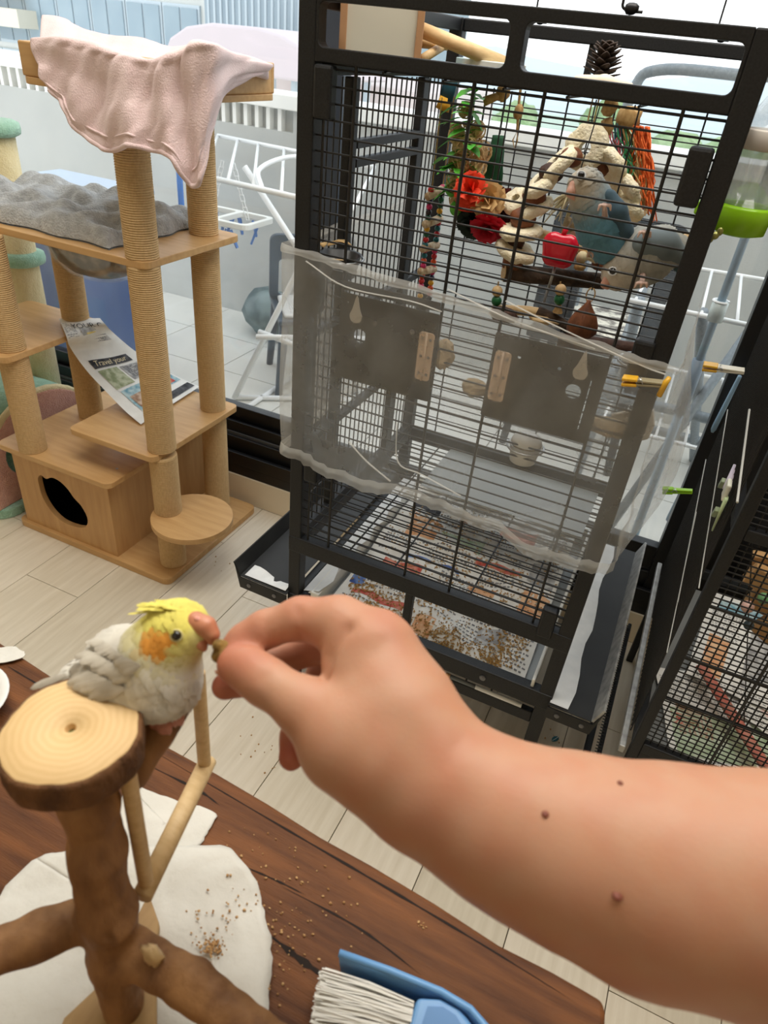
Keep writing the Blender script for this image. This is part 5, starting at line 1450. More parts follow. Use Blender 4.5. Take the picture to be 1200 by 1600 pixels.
for r in range(26):
    for (u0, u1, v0, v1) in ((.04, .3, .60, .93), (.54, .92, .31, .41)):
        v = v0 + (v1 - v0) * r / 26
        u = u0
        while u < u1 - .03:
            l = rg.uniform(.02, .05)
            if not (rg.random() < .35): b.add([tuple(NP(x, y, .0018)) for x, y in ((u, v), (u + l, v), (u + l, v + .005), (u, v + .005))], [(0, 1, 2, 3)])
            u += l + .012
tag(b.build('lines_of_print', m_ink, news), kind='stuff')
def lettering(txt, u0, u1, v0, hgt, mat, mapf, par, lift=.002, name='lettering', shear=0):
    cu = bpy.data.curves.new('lettering', 'FONT'); cu.body = txt; cu.size = 1; cu.shear = shear
    o = bpy.data.objects.new('lettering', cu)
    COL.objects.link(o)
    dg = bpy.context.evaluated_depsgraph_get()
    me = o.evaluated_get(dg).to_mesh()
    vs = [v.co.copy() for v in me.vertices]; fs = [tuple(p.vertices) for p in me.polygons]
    bpy.data.objects.remove(o)
    w = max(v.x for v in vs)
    return MB().add([tuple(mapf(u0 + (u1 - u0) * v.x / w, v0 + hgt * v.y, lift)) for v in vs], fs).build(name, mat, par)
m_letter = pmat('headline_ink', (44, 44, 48), .8)
lettering('YOUR C', .20, .92, .835, .10, m_letter, NP, news)
lettering('S', .84, .98, .70, .16, m_letter, NP, news)
lettering('Travel your', .17, .74, .452, .055, pmat('cream_ink', (236, 222, 186), .8), NP, news, .0024, shear=.3)
# second cat tree in the left corner behind
g2 = thing('cat_tree', 'cream and mint green plush cat tree in the left corner', 'cat tree', (-1.75, 1.3, 0))
m_cream = pmat('cream_fur_post', (226, 212, 170), .95, sheen=.3, var=((206, 188, 140), 60, (1, 1, .4), 1.6), bump=(240, .9, .005, (1, 1, 1)))
m_mint = pmat('mint_plush', (168, 208, 184), .95, sheen=.4, var=((140, 186, 160), 60, (1, 1, 1), 2), bump=(260, .9, .006, (1, 1, 1)))
m_rose = pmat('rose_plush', (222, 172, 152), .95, sheen=.4, var=((204, 146, 128), 60, (1, 1, 1), 2), bump=(260, .9, .006, (1, 1, 1)))
MB().tube([(-1.69, 1.38, .03), (-1.69, 1.38, .95)], .043, 24).build('fur_post', m_cream, g2, smooth=True)
for z0, r in ((.945, .058), (.63, .062)):
    MB().lathe([(r * .8, -.018), (r, -.012), (r * 1.03, 0), (r, .012), (r * .8, .018)], at((-1.69, 1.38, z0)), 24).build('plush_ring', m_mint, g2, smooth=True)
MB().poly(rect(-2.2, -1.53, 1.02, 1.44, .06), [], .03, XY(0)).build('base_plate', m_mint, g2, bevel=.006)
YZ = lambda x: Matrix(((0, 0, 1, x), (1, 0, 0, 0), (0, 1, 0, 0), (0, 0, 0, 1)))      # (u, v, w) -> (y, z, x)
hy, hr_, hz = 1.235, .200, .125
arch = [(hy - hr_, .03), (hy + hr_, .03)] + [(hy + hr_ * math.cos(q), hz + .19 * math.sin(q)) for q in [math.pi * i / 16 for i in range(17)]]
MB().poly(arch, [circ(1.165, .165, .072, 24)], .02, YZ(-1.57)).build('house_front', m_rose, g2, bevel=.004)
ring_ = [(0, hy + hr_, .03)] + [(0, hy + hr_ * math.cos(q), hz + .19 * math.sin(q)) for q in [math.pi * i / 16 for i in range(17)]] + [(0, hy - hr_, .03)]
MB().grid([[(-1.575 - .5 * i / 4, p[1], p[2]) for i in range(5)] for p in ring_]).build('house_shell', m_mint, g2, smooth=True, solid=.012)
MB().tube([(-1.562, p[1], p[2]) for p in ring_], .011, 8).build('house_piping', m_cream, g2, smooth=True)
# ------------------------------------------------------------------ table with perch stand, papers, dustpan
TZ = .70
m_walnut = pmat('dark_stained_slab', (124, 76, 38), .55, 0, .25, var=((72, 40, 18), 5, (1.6, 16, 16), 2.6), bump=(60, .35, .002, (1.5, 18, 18)))
m_crack = pmat('dark_crack', (30, 18, 10), .9)
tb = thing('table', 'dark stained wooden slab table with a wavy natural edge', 'table', (-.3, 0, 0))
far = [(-0.5016,0.2992,0.7000), (-0.4191,0.2909,0.7000), (-0.3181,0.2827,0.7000), (-0.2350,0.2805,0.7000), (-0.1792,0.2772,0.7000), (-0.1289,0.2725,0.7000), (-0.0833,0.2711,0.7000), (-0.0289,0.2674,0.7000), (0.0223,0.2619,0.7000), (0.0594,0.2625,0.7000), (0.0856,0.2614,0.7000), (0.0962,0.2608,0.7000), (0.0994,0.2549,0.7000), (0.1019,0.2402,0.7000)]
far = [(p[0], p[1]) for p in far]
out = [(-.82, .315), (-.62, .305)] + far + [(.10, -.35), (-.82, -.38)]
MB().poly(out[::-1], [], .036, XY(TZ - .036)).build('slab', m_walnut, tb, bevel=.004, seg=3)
for x, y in ((-.74, .20), (.02, .16), (-.74, -.30), (.02, -.28)): MB().tube([(x, y, 0), (x, y, TZ - .036)], [.022, .028], 12).build('leg', m_walnut, tb, smooth=True)
def crack(pts, w):
    P = catmull([(p[0], p[1], TZ + .0002) for p in pts], 6)
    b = MB(); n = len(P)
    L = []
    for i, p in enumerate(P):
        t = (P[min(i + 1, n - 1)] - P[max(i - 1, 0)]).normalized(); s_ = V(-t.y, t.x, 0) * w * math.sin(math.pi * i / (n - 1)) * (1 + .4 * math.sin(i * 2.1))
        L.append((p - s_, p + s_))
    b.grid([[tuple(a), tuple(c)] for a, c in L]).build('grain_crack', m_crack, tb)
for pts, w in ((((-0.3023,0.2725,0.7000), (-0.1716,0.2655,0.7000), (-0.0675,0.2604,0.7000), (0.0147,0.2557,0.7000), (0.0821,0.2504,0.7000)), .0009), (((-0.1347,0.2252,0.7000), (-0.0714,0.2255,0.7000), (-0.0190,0.2182,0.7000)), .0008), (((-0.1252,0.1931,0.7000), (-0.0972,0.1893,0.7000), (-0.0714,0.1873,0.7000)), .0022),
               (((-0.3979,0.2091,0.7000), (-0.3439,0.2112,0.7000)), .0008), (((-0.4721,0.2807,0.7000), (-0.3882,0.2757,0.7000)), .001), (((-0.2873,0.2590,0.7000), (-0.2356,0.2598,0.7000), (-0.2113,0.2567,0.7000)), .001), (((-0.1787,0.2237,0.7000), (-0.1414,0.2270,0.7000), (-0.1146,0.2279,0.7000)), .0007)):
    crack(pts, w)
# papers
m_tissue = pmat('white_tissue', (222, 219, 210), .8, var=((204, 201, 192), 20, (1, 1, 1), 1.6), bump=(90, .35, .003, (1, 1, 1)))
def tissue(name, label, outline, seed, amp=.0016, lift=.0012, extra=None, cat='paper'):
    """wrinkled sheet: a fan from its centre out to the torn outline."""
    P = catmull([(p[0], p[1], 0) for p in outline], 5, True)
    rg = random.Random(seed)
    P = [p + V(rg.uniform(-.0008, .0008), rg.uniform(-.0008, .0008), 0) for p in P]
    c = sum(P, V(0, 0, 0)) / len(P)
    a0 = [rg.uniform(0, 6.28) for _ in range(4)]
    rows = []
    for i in range(15):
        t = i / 14
        r = []
        for p in P + [P[0]]:
            q = c.lerp(p, t)
            h = amp * (1 + math.sin(q.x * 90 + q.y * 40 + a0[0]) * .5 + .4 * math.sin(q.y * 130 - q.x * 60 + a0[1]) + .25 * math.sin(q.x * 260 + a0[2] + 5 * math.sin(q.y * 70)))
            if extra: h += extra(q)
            r.append((q.x, q.y, TZ + lift + max(0, h)))
        rows.append(r)
    return tag(MB().grid(rows).build(name, m_tissue, smooth=True, solid=.0005, even=1), label, cat)
def dome(q):
    return .006 * math.exp(-((q.x - ((-0.1281,0.1627,0.7000))[0]) ** 2 + (q.y - ((-0.1281,0.1627,0.7000))[1]) ** 2) / .0003) - .002 * math.exp(-((q.x - ((-0.1592,0.1664,0.7000))[0]) ** 2 + (q.y - ((-0.1592,0.1664,0.7000))[1]) ** 2) / .0004)
tissue('tissue_sheet', 'large round white tissue sheet under the branch perch stand', [(-0.3018,0.1589,0.7000), (-0.2893,0.1709,0.7000), (-0.2529,0.1974,0.7000), (-0.2139,0.2158,0.7000), (-0.1882,0.2305,0.7000), (-0.1684,0.2253,0.7000), (-0.1504,0.2170,0.7000), (-0.1317,0.1992,0.7000), (-0.1170,0.1836,0.7000), (-0.1041,0.1603,0.7000), (-0.0944,0.1344,0.7000), (-0.1245,0.0790,0.7000), (-0.1847,0.0494,0.7000), (-0.2523,0.0555,0.7000), (-0.2929,0.0979,0.7000), (-0.3050,0.1338,0.7000)], 4, .0026, .0012, dome)
tissue('tissue_sheet', 'smaller square white tissue partly under the round one', [(-0.2860,0.2346,0.7000), (-0.2651,0.2406,0.7000), (-0.2371,0.2454,0.7000), (-0.2109,0.2494,0.7000), (-0.2072,0.2344,0.7000), (-0.2067,0.2219,0.7000), (-0.2246,0.1995,0.7000), (-0.2492,0.1866,0.7000), (-0.2726,0.2055,0.7000)], 6, .0007, .0003)
tissue('tissue_scrap', 'small white tissue scrap on the far left table edge', [(-0.4988,0.2822,0.7000), (-0.4853,0.2997,0.7000), (-0.4673,0.2985,0.7000), (-0.4659,0.2898,0.7000), (-0.4869,0.2722,0.7000)], 8, .002, .001)
dish = thing('dish', 'white round dish at the left edge of the table', 'dish', (-0.4559,0.2296,0.7000))
MB().lathe([(.02, 0), (.036, .008), (.042, .016), (.0405, .017), (.034, .010), (.018, .003)], at((-0.4638,0.2252,0.7000)), 36).build('bowl', pmat('white_glaze', (240, 240, 236), .2), dish, smooth=True)
# crumbs
m_crumb = pmat('pale_seed_crumbs', (206, 168, 116), .8, var=((160, 116, 68), 400, (1, 1, 1), 4))
rg = random.Random(14)
cr = MB()
spots = [((-0.1570,0.2611,0.7000), .05, 40), ((-0.1274,0.1966,0.7000), .04, 60), ((-0.1188,0.2258,0.7000), .05, 30), ((-0.1539,0.1668,0.7050), .012, 90), ((-0.1598,0.1821,0.7050), .03, 30), ((-0.0315,0.2486,0.7000), .01, 8), ((-0.1064,0.1716,0.7000), .03, 20), ((-0.0734,0.2294,0.7000), .05, 12)]
for c, s_, n in spots:
    for k in range(n):
        x, y = rg.gauss(c[0], s_ * .45), rg.gauss(c[1], s_ * .3)
        on = ((x + .19) ** 2 + (y - .13) ** 2) < .0085
        if y > .255: continue
        r_ = rg.uniform(.0005, .0013)
        cr.ball((x, y, TZ + (.0045 if on else 0) + r_ * .6), (r_, r_ * rg.uniform(.6, 1), r_ * .7), 5, 4, .25, k)
tag(cr.build('seed_crumbs', m_crumb), 'pale seed crumbs scattered over the table top and tissue', 'crumbs', kind='stuff')
rg = random.Random(15)
fl = MB()
for c, s_, n in (((-0.5177,0.7536,0.0000), .1, 10), ((0.0298,1.0744,0.0000), .03, 6), ((-0.4699,0.7276,0.0000), .04, 5), ((-0.9294,1.1879,0.0000), .03, 5)):
    for k in range(n): fl.ball((rg.gauss(c[0], s_ * .5), rg.gauss(c[1], s_ * .5), .001), rg.uniform(.001, .0022), 5, 4, .2, k)
tag(fl.build('floor_crumbs', m_crumb), 'few dark crumbs scattered on the pale plank floor', 'crumbs', kind='stuff')
fb = thing('feather_scrap', 'tiny teal blue feather scrap on the floor by the cage leg', 'feather', (0.0382,1.0752,0.0000))
b = MB(); leafblade(b, (0.0354,1.0598,0.0030), (.5, .8, .02), .022, .006, .0); b.build('vane', pmat('teal_feather', (40, 110, 128), .7), fb, smooth=True, solid=.0008)
MB().tube([V((0.0354,1.0598,0.0030)), V((0.0354,1.0598,0.0030)) + V(.011, .018, .0015)], .0006, 5).build('shaft', m_pw, fb)
# branch perch stand
m_barkw = pmat('peeled_branch_bark', (172, 126, 80), .7, var=((108, 70, 40), 46, (1, 1, .22), 2.6), bump=(110, .7, .003, (1, 1, .4)))
ps = thing('perch_stand', 'natural branch table perch with a round log slice on top', 'perch stand', (-.178, .115, TZ))
m_ply = pmat('pale_plywood_base', (190, 156, 104), .6, var=((164, 128, 80), 16, (6, 1, 1), 2))
MB().poly([(p[0], p[1]) for p in ((-0.1995,0.0763,0.7160), (-0.1876,0.0558,0.7160), (-0.1279,0.0853,0.7160), (-0.1456,0.1032,0.7160), (-0.1776,0.1408,0.7160), (-0.1912,0.1602,0.7160), (-0.2098,0.1720,0.7160), (-0.2019,0.1369,0.7160), (-0.2070,0.1196,0.7160), (-0.1999,0.1111,0.7160), (-0.2050,0.0914,0.7160))], [], .010, XY(TZ + .006)).build('base', m_ply, ps, bevel=.001)
tk = Body()
b0, b1 = V(-.178, .112, .716), V(-.2030, .142, .894)
tk.chain([b0, b0.lerp(b1, .25), b0.lerp(b1, .45), b0.lerp(b1, .7), b0.lerp(b1, .9), b1], [.0125, .0140, .0148, .0140, .0132, .0132], .008)
tk.chain([(-0.2007,0.1255,0.7803), (-0.2166,0.1006,0.7903), (-0.2401,0.0690,0.7952)], [.0125, .0125, .0125], .006)
tk.chain([(-0.1719,0.1252,0.7647), (-0.1321,0.1247,0.7696), (-0.0702,0.1202,0.7661)], [.0130, .0122, .0128], .006)
kn = V((-0.1782,0.1206,0.7972))
tk.ell(kn, (.008, .008, .007), k=.006)
tk.crease(kn + V(.001, -.006, .002), kn + V(.001, -.004, .0), .004, .003)
for k in range(9):
    a = b0.lerp(b1, rnd.uniform(.1, .8)) + V(rnd.uniform(-.016, .016), -.012, 0)
    tk.crease(a, a + (b1 - b0) * .12, .0012, .0016)
tko = tk.mesh('trunk', .0018, m_barkw, ps, noise=lambda v: v + .0007 * np.sin(v[:, [1, 2, 0]] * 90) + .0003 * np.sin(v[:, [2, 0, 1]] * 420))
pe = Body(); pe.chain([(-0.1980,0.1668,0.8705), (-0.1928,0.1815,0.8877), (-0.1887,0.2016,0.9005)], [.0105, .0100, .0088], .004)
pe.mesh('side_branch', .0016, m_barkw, ps, noise=lambda v: v + .0005 * np.sin(v[:, [1, 2, 0]] * 240))
MB().ball((-0.1569,0.1231,0.7840), (.007, .004, .009), 12, 8, .2, 5).build('pale_cut_scar', m_palewood, ps, smooth=True)
# log slice: bark ring and pale sawn face
dc = V((-0.2117,0.1472,0.9218)); R_ = .0345
nsl = 72
rr = [R_ * (1 + .02 * math.sin(3 * q * .0873 + 1) + .012 * math.sin(7 * q * .0873) + .006 * math.sin(19 * q * .0873)) for q in range(nsl)]
ring_pts = lambda k, z: [(dc.x + r_ * k * math.cos(i * .08727), dc.y + r_ * k * math.sin(i * .08727), z) for i, r_ in enumerate(rr)]
bb = MB()
lv = [ring_pts(.93, dc.z - .0005), ring_pts(.985, dc.z - .001), ring_pts(1.0, dc.z - .004), ring_pts(1.01, dc.z - .012), ring_pts(.985, dc.z - .020), ring_pts(.93, dc.z - .023), ring_pts(.3, dc.z - .024)]
bb.grid([l + [l[0]] for l in lv])
bb.build('log_bark', pmat('log_slice_bark', (134, 92, 54), .85, var=((84, 54, 32), 60, (1, 1, .5), 2.6), bump=(160, .9, .004, (1, 1, .5))), ps, smooth=True)
fc_ = MB()
lv = [ring_pts(.94, dc.z - .0006), ring_pts(.92, dc.z + .0001), ring_pts(.5, dc.z + .0002), ring_pts(.09, dc.z + .0002), ring_pts(.075, dc.z - .001), ring_pts(.07, dc.z - .006), ring_pts(.01, dc.z - .006)]
fc_.grid([l + [l[0]] for l in lv])
mring = pmat('sawn_log_face', (226, 192, 136), .6)
nt = mring.node_tree
co = nt.nodes.new('ShaderNodeTexCoord'); mp = nt.nodes.new('ShaderNodeMapping'); wv = nt.nodes.new('ShaderNodeTexWave'); rp = nt.nodes.new('ShaderNodeValToRGB')
mp.inputs['Location'].default_value = (-dc.x, -dc.y, 0)
wv.wave_type = 'RINGS'; wv.rings_direction = 'Z'; wv.inputs['Scale'].default_value = 90; wv.inputs['Distortion'].default_value = 4; wv.inputs['Detail'].default_value = 3; wv.inputs['Detail Scale'].default_value = .8
rp.color_ramp.elements[0].color = lin(226, 192, 138); rp.color_ramp.elements[1].color = lin(219, 183, 128)
for a, c in ((co.outputs['Object'], mp.inputs[0]), (mp.outputs[0], wv.inputs[0]), (wv.outputs['Fac'], rp.inputs[0]), (rp.outputs[0], nt.nodes['Principled BSDF'].inputs['Base Color'])): nt.links.new(a, c)
fc_.build('sawn_face', mring, ps, smooth=True)
MB().lathe([(.0018, 0), (.0018, .0015)], at((dc.x, dc.y, dc.z - .0055)), 12).build('screw_head', pmat('green_brass_screw', (110, 120, 60), .4, .8), ps)
# dowel frame on the stand
fr_ = [V(-.2035, .233, .787), V(-.1835, .150, .787)]
MB().tube([fr_[0] + (fr_[0] - fr_[1]).normalized() * .006, fr_[1] + (fr_[1] - fr_[0]).normalized() * .006], .0062, 16).build('cross_dowel', m_palewood, ps, smooth=True)
for p in fr_:
    MB().tube([p, (p.x - .002, p.y + .004, .880 if p is fr_[0] else .902)], .0046, 14).build('upright_dowel', m_palewood, ps, bevel=.0008, angle=40)
eh = V(fr_[0].x - .002, fr_[0].y + .004, .880)
MB().tube([eh, eh + V(0, 0, .006)] + [eh + V(.0035 * math.sin(q), 0, .0095 - .0035 * math.cos(q)) for q in [i * .6 for i in range(10)]], .0008, 6).build('eye_screw', pmat('bronze_screw', (120, 96, 66), .4, .8), ps, smooth=True)
# dustpan and brush
m_pan = pmat('light_blue_plastic', (112, 166, 220), .38)
dp = thing('dustpan', 'light blue dustpan lying at the near edge of the table', 'dustpan', (-0.0263,0.1915,0.7000))
rimp = [(p[0], p[1]) for p in ((-0.0719,0.1940,0.7280), (-0.0377,0.1997,0.7280), (-0.0037,0.2036,0.7280), (0.0159,0.2030,0.7280), (0.0299,0.1975,0.7280), (0.0386,0.1840,0.7280), (0.0424,0.1535,0.7280), (-0.0556,0.1053,0.7280))]
cxm = sum(p[0] for p in rimp) / 8; cym = sum(p[1] for p in rimp) / 8
ins = lambda k: [(cxm + (x - cxm) * k, cym + (y - cym) * k) for x, y in rimp]
MB().poly(ins(.93)[::-1], [], .003, XY(TZ + .001)).build('pan_floor', m_pan, dp)
lo_, hi_ = ins(.93), rimp
wl = MB().grid([[(x, y, TZ + .002) for x, y in lo_[:7]], [(x, y, TZ + .016) for x, y in ins(.975)[:7]], [(x, y, TZ + .028) for x, y in hi_[:7]]])
wl.build('pan_wall', m_pan, dp, smooth=True, solid=.0022)
MB().tube([(x, y, TZ + .028) for x, y in hi_[:7]], .0024, 8).build('pan_rim', m_pan, dp, smooth=True)
br = thing('hand_brush', 'light blue hand brush with white bristles lying in the dustpan', 'brush', (-0.0136,0.1939,0.7000))
blk = [(p[0], p[1]) for p in ((-0.0167,0.1947,0.7240), (-0.0022,0.2013,0.7240), (0.0107,0.2015,0.7240), (0.0233,0.1957,0.7240), (0.0306,0.1679,0.7240), (-0.0096,0.1479,0.7240), (-0.0153,0.1801,0.7240))]
MB().poly(blk[::-1], [], .014, XY(TZ + .012)).build('brush_block', m_pan, br, bevel=.003, seg=3)
inner = [(p[0], p[1]) for p in ((-0.0088,0.1928,0.7270), (-0.0001,0.1968,0.7270), (0.0087,0.1963,0.7270), (0.0173,0.1909,0.7270), (0.0227,0.1663,0.7270), (-0.0024,0.1539,0.7270), (-0.0082,0.1806,0.7270))]
MB().poly(inner[::-1], [], .0008, XY(TZ + .0262)).build('grip_inset', pmat('mid_blue_plastic', (92, 142, 198), .5), br)
rg = random.Random(17)
bs = MB()
for k in range(620):
    t = rg.random(); w = rg.random()
    a = V((-0.0173,0.1921,0.7200)).lerp(V((-0.0070,0.1505,0.7200)), t) + V(0, 0, (w - .5) * .010)
    c = V((-0.0768,0.1840,0.7080)).lerp(V((-0.0592,0.1283,0.7080)), t) + V(rg.uniform(-.004, .003), rg.uniform(-.002, .002), w * .012)
    tuft = math.sin(t * 60) * .002
    bs.tube([a, a.lerp(c, .5) + V(0, tuft, .002), c], .00045, 3, cap=False)
tag(bs.build('bristles', pmat('white_bristle', (238, 236, 228), .6), br), kind='stuff')
# ------------------------------------------------------------------ birds
from mathutils.bvhtree import BVHTree
RT, UPV, FW = V(*(0.903196, 0.419116, 0.092626)), V(*(-0.308162, 0.482950, 0.819631)), V(*(-0.298787, 0.768831, -0.565354))
def plumage(name, body, parent, mat, flow, size, count, colour, seed, skip=None, lift=.25):
    """overlapping soft feathers laid over the body, tips pointing along flow."""
    me = body.data
    rg = np.random.default_rng(seed)
    vs = np.array([v.co[:] for v in me.vertices]); ns = np.array([v.normal[:] for v in me.vertices])
    ids = rg.permutation(len(vs))[:count]
    V3, F, C = [], [], []
    for i in ids:
        p, n = Vector(vs[i]), Vector(ns[i])
        if skip and skip(p): continue
        d = flow(p); d = d - n * d.dot(n)
        if d.length < .05: continue
        d.normalize(); s_ = n.cross(d)
        sz = size(p) * rg.uniform(.75, 1.2)
        if sz <= 0: continue
        base = p - n * sz * .05
        col = np.array(colour(p)) * rg.uniform(.93, 1.06)
        k = len(V3)
        for t, w, l in ((0, .35, 0), (.45, .55, .10), (.8, .48, .12), (1.0, .14, lift * .5)):
            c = base + d * sz * t + n * sz * l * .8
            for e in (-1, 0, 1):
                V3.append(c + s_ * sz * w * e - n * sz * .07 * abs(e)); C.append(col * (1 - .05 * t))
        for a in range(3):
            for e in range(2): F.append((k + a * 3 + e, k + a * 3 + e + 1, k + a * 3 + e + 4, k + a * 3 + e + 3))
    m = bpy.data.meshes.new(name)
    m.from_pydata([tuple(p) for p in V3], [], F)
    m.polygons.foreach_set('use_smooth', [True] * len(m.polygons))
    m.materials.append(mat)
    a = m.color_attributes.new('tint', 'FLOAT_COLOR', 'POINT')
    cc = np.ones((len(C), 4), np.float32); cc[:, :3] = np.array(C); a.data.foreach_set('color', cc.ravel())
    return tag(link(name, m, parent), kind='stuff')
L3 = lambda *c: np.array(lin(*c)[:3])
m_feather = pmat('tinted_plumage', (230, 226, 214), .8, cattr='tint', sheen=.15)

# cockatiel on the side branch of the stand
ck = thing('cockatiel', 'pale cockatiel with a yellow head and orange cheek perched on the branch stand', 'bird', (-0.1882,0.1894,0.8995))
hd, nk, ch, bd, rp = V((-0.1896,0.2063,0.9499)), V((-0.1960,0.2007,0.9386)), V((-0.1971,0.1957,0.9217)), V((-0.2157,0.1941,0.9151)), V((-0.2435,0.1881,0.8970))
cb_ = Body()
cb_.ell(hd, (.0165, .0160, .0155), k=.006)
cb_.cap(hd, nk, .0142, .0180, .006)
cb_.cap(nk, ch, .0180, .0208, .008)
cb_.cap(ch, bd, .0208, .0238, .010)
cb_.cap(bd, rp, .0238, .0140, .010)
cb_.cap(V((-0.1949,0.1947,0.9156)), V((-0.2024,0.1963,0.9182)), .0155, .0195, .008)
cb_.cap(rp, V((-0.2603,0.1845,0.8832)), .0140, .0050, .006)
face_d = RT * .8 - FW * .25 - UPV * .1
cb_.cap(hd + face_d * .006, V((-0.1772,0.2063,0.9538)), .0125, .0075, .004)
yel, cream, greyf, oran, white = L3(228, 216, 104), L3(238, 230, 200), L3(188, 180, 166), L3(236, 160, 60), L3(226, 221, 208)
cheek = V((-0.1882,0.1923,0.9539))
def ck_col(p):
    p = Vector(p)
    dh = (p - (hd + UPV * .004)).length
    t = min(1, max(0, (dh - .0165) / .012))
    c = yel * (1 - t) + white * t
    dbk = (p - V((-0.2196,0.1882,0.9287))).length
    g = max(0, 1 - dbk / .034) * .7 + .28 * max(0, math.sin(p.x * 420 + p.z * 200) * math.sin(p.z * 380 - p.y * 260)) * t; g = min(1, g)
    c = c * (1 - g) + greyf * g
    k = max(0, min(1, (.0090 - (p - cheek).length) / .0024))
    return c * (1 - k) + oran * k
cbo = cb_.mesh('body', .0015, m_feather, ck, colour=lambda v: np.array([ck_col(p) for p in v]))
tail_d = (V((-0.2713,0.1819,0.8767)) - V((-0.1986,0.2001,0.9338))).normalized()
def ck_flow(p):
    if (p - hd).length < .022: return (p - V((-0.1728,0.2062,0.9585))).normalized() * .8 + tail_d * .3 - UPV * .25
    if (p - V((-0.1926,0.1931,0.9159))).length < .024: return -UPV * .8 + tail_d * .6
    return tail_d - UPV * .25
plumage('plumage', cbo, ck, m_feather, ck_flow, lambda p: .0052 if (p - hd).length < .021 else .0100, 2600, ck_col, 3, skip=lambda p: (p - V((-0.1732,0.2065,0.9556))).length < .0085 or (p - V((-0.1815,0.1953,0.9598))).length < .0042)
# folded wing: rows of coverts and long flight feathers
bvh = BVHTree.FromPolygons([v.co[:] for v in cbo.data.vertices], [p.vertices[:] for p in cbo.data.polygons])
wb = MB(); 
def feather(b, base, d, n, l, w):
    s_ = n.cross(d).normalized()
    rows = []
    for t, k, h in ((0, .4, 0), (.3, .9, .08), (.65, 1, .10), (.9, .7, .06), (1, .15, .02)):
        c = base + d * l * t + n * l * h * .3
        rows.append([tuple(c - s_ * w * k - n * w * .18 * k), tuple(c + n * w * .06), tuple(c + s_ * w * k - n * w * .18 * k)])
    b.grid(rows)
camp = V(0, 0, 1.22)
for r, (n_f, l, w, x0, y0, x1, y1) in enumerate(((20, .010, .0019, 224, 1036, 162, 1006), (20, .012, .0020, 210, 1054, 146, 1020), (18, .017, .0022, 198, 1074, 124, 1038), (12, .034, .0028, 170, 1084, 108, 1056))):
    for k in range(n_f):
        t = k / (n_f - 1)
        px_, py_ = x0 + (x1 - x0) * t, y0 + (y1 - y0) * t
        dr_ = (FW * 1075.83 + RT * (px_ - 600) - UPV * (py_ - 800)).normalized()
        hit = bvh.ray_cast(camp, dr_)
        if hit[0] is None: continue
        p, n = hit[0], hit[1]
        d = (tail_d - n * tail_d.dot(n)).normalized()
        d = (d + V(rg.uniform(-.14, .14), rg.uniform(-.14, .14), rg.uniform(-.14, .14))).normalized(); d = (d - n * n.dot(d)).normalized()
        feather(wb, p + n * (.0014 + .0005 * (3 - r) + rg.uniform(0, .0006)), d, n, l * rg.uniform(.8, 1.2), w * rg.uniform(.8, 1.25))
wb_o = wb.build('wing', pmat('greyish_white_flight_feather', (218, 211, 196), .75, var=((170, 162, 148), 55, (1, 1, 1), 2.4)), ck, smooth=True)
tag(wb_o, 'folded greyish white wing')
cr_ = MB()
rg = random.Random(31)
for k in range(60):
    t = k / 59
    base = hd + UPV * (.0112 + .002 * math.sin(t * 3)) + RT * (.008 - .016 * t) - FW * rg.uniform(-.006, .011)
    d = (-RT * (.85 + .2 * t) + UPV * (.02 - .06 * t + rg.uniform(-.08, .24)) + FW * rg.uniform(-.25, .2)).normalized()
    n = (UPV - FW * .4); n = (n - d * n.dot(d)).normalized()
    feather(cr_, base, d, n, rg.uniform(.008, .017), .0012)
cr_.build('crest', pmat('lemon_crest', (230, 218, 110), .8, var=((214, 200, 84), 90, (1, 1, 1), 2)), ck, smooth=True)
m_beak = pmat('pinkish_orange_beak', (206, 142, 110), .4, var=((190, 118, 86), 120, (1, 1, 1), 2))
bk = Body(); bk.chain([(-0.1789,0.2080,0.9598), (-0.1722,0.2077,0.9602), (-0.1679,0.2066,0.9573), (-0.1674,0.2045,0.9533)], [.0058, .0050, .0036, .0013], .003)
bk.mesh('upper_beak', .0007, m_beak, ck)
bk = Body(); bk.chain([(-0.1759,0.2040,0.9536), (-0.1720,0.2030,0.9519), (-0.1699,0.2022,0.9498)], [.0040, .0030, .0016], .002)
bk.mesh('lower_beak', .0007, m_beak, ck)
MB().ball((-0.1760,0.2062,0.9646), (.0022, .0016, .0016), 10, 6).build('nostril_cere', pmat('pink_cere', (226, 156, 140), .5), ck, smooth=True)
m_eye = pmat('glossy_dark_eye', (14, 10, 10), .08, 0, .8)
ep = V((-0.1817,0.1960,0.9590))
hit = bvh.ray_cast(camp, (ep - camp).normalized())
if hit[0]: ep = hit[0] - hit[1] * .0006
ey = MB().ball(ep, .0027, 14, 10).build('eye', m_eye, ck, smooth=True)
MB().tube([ep + RT * .0031 * math.cos(q) + UPV * .0029 * math.sin(q) - FW * .0008 for q in [i * .449 for i in range(14)]], .0006, 6, closed=True).build('eye_ring', pmat('pale_eye_ring', (206, 196, 140), .7), ey, smooth=True)
m_foot = pmat('pink_scaly_foot', (216, 150, 132), .55, bump=(900, .8, .001, (1, 1, 1)))
m_claw = pmat('pale_claw', (206, 180, 160), .4)
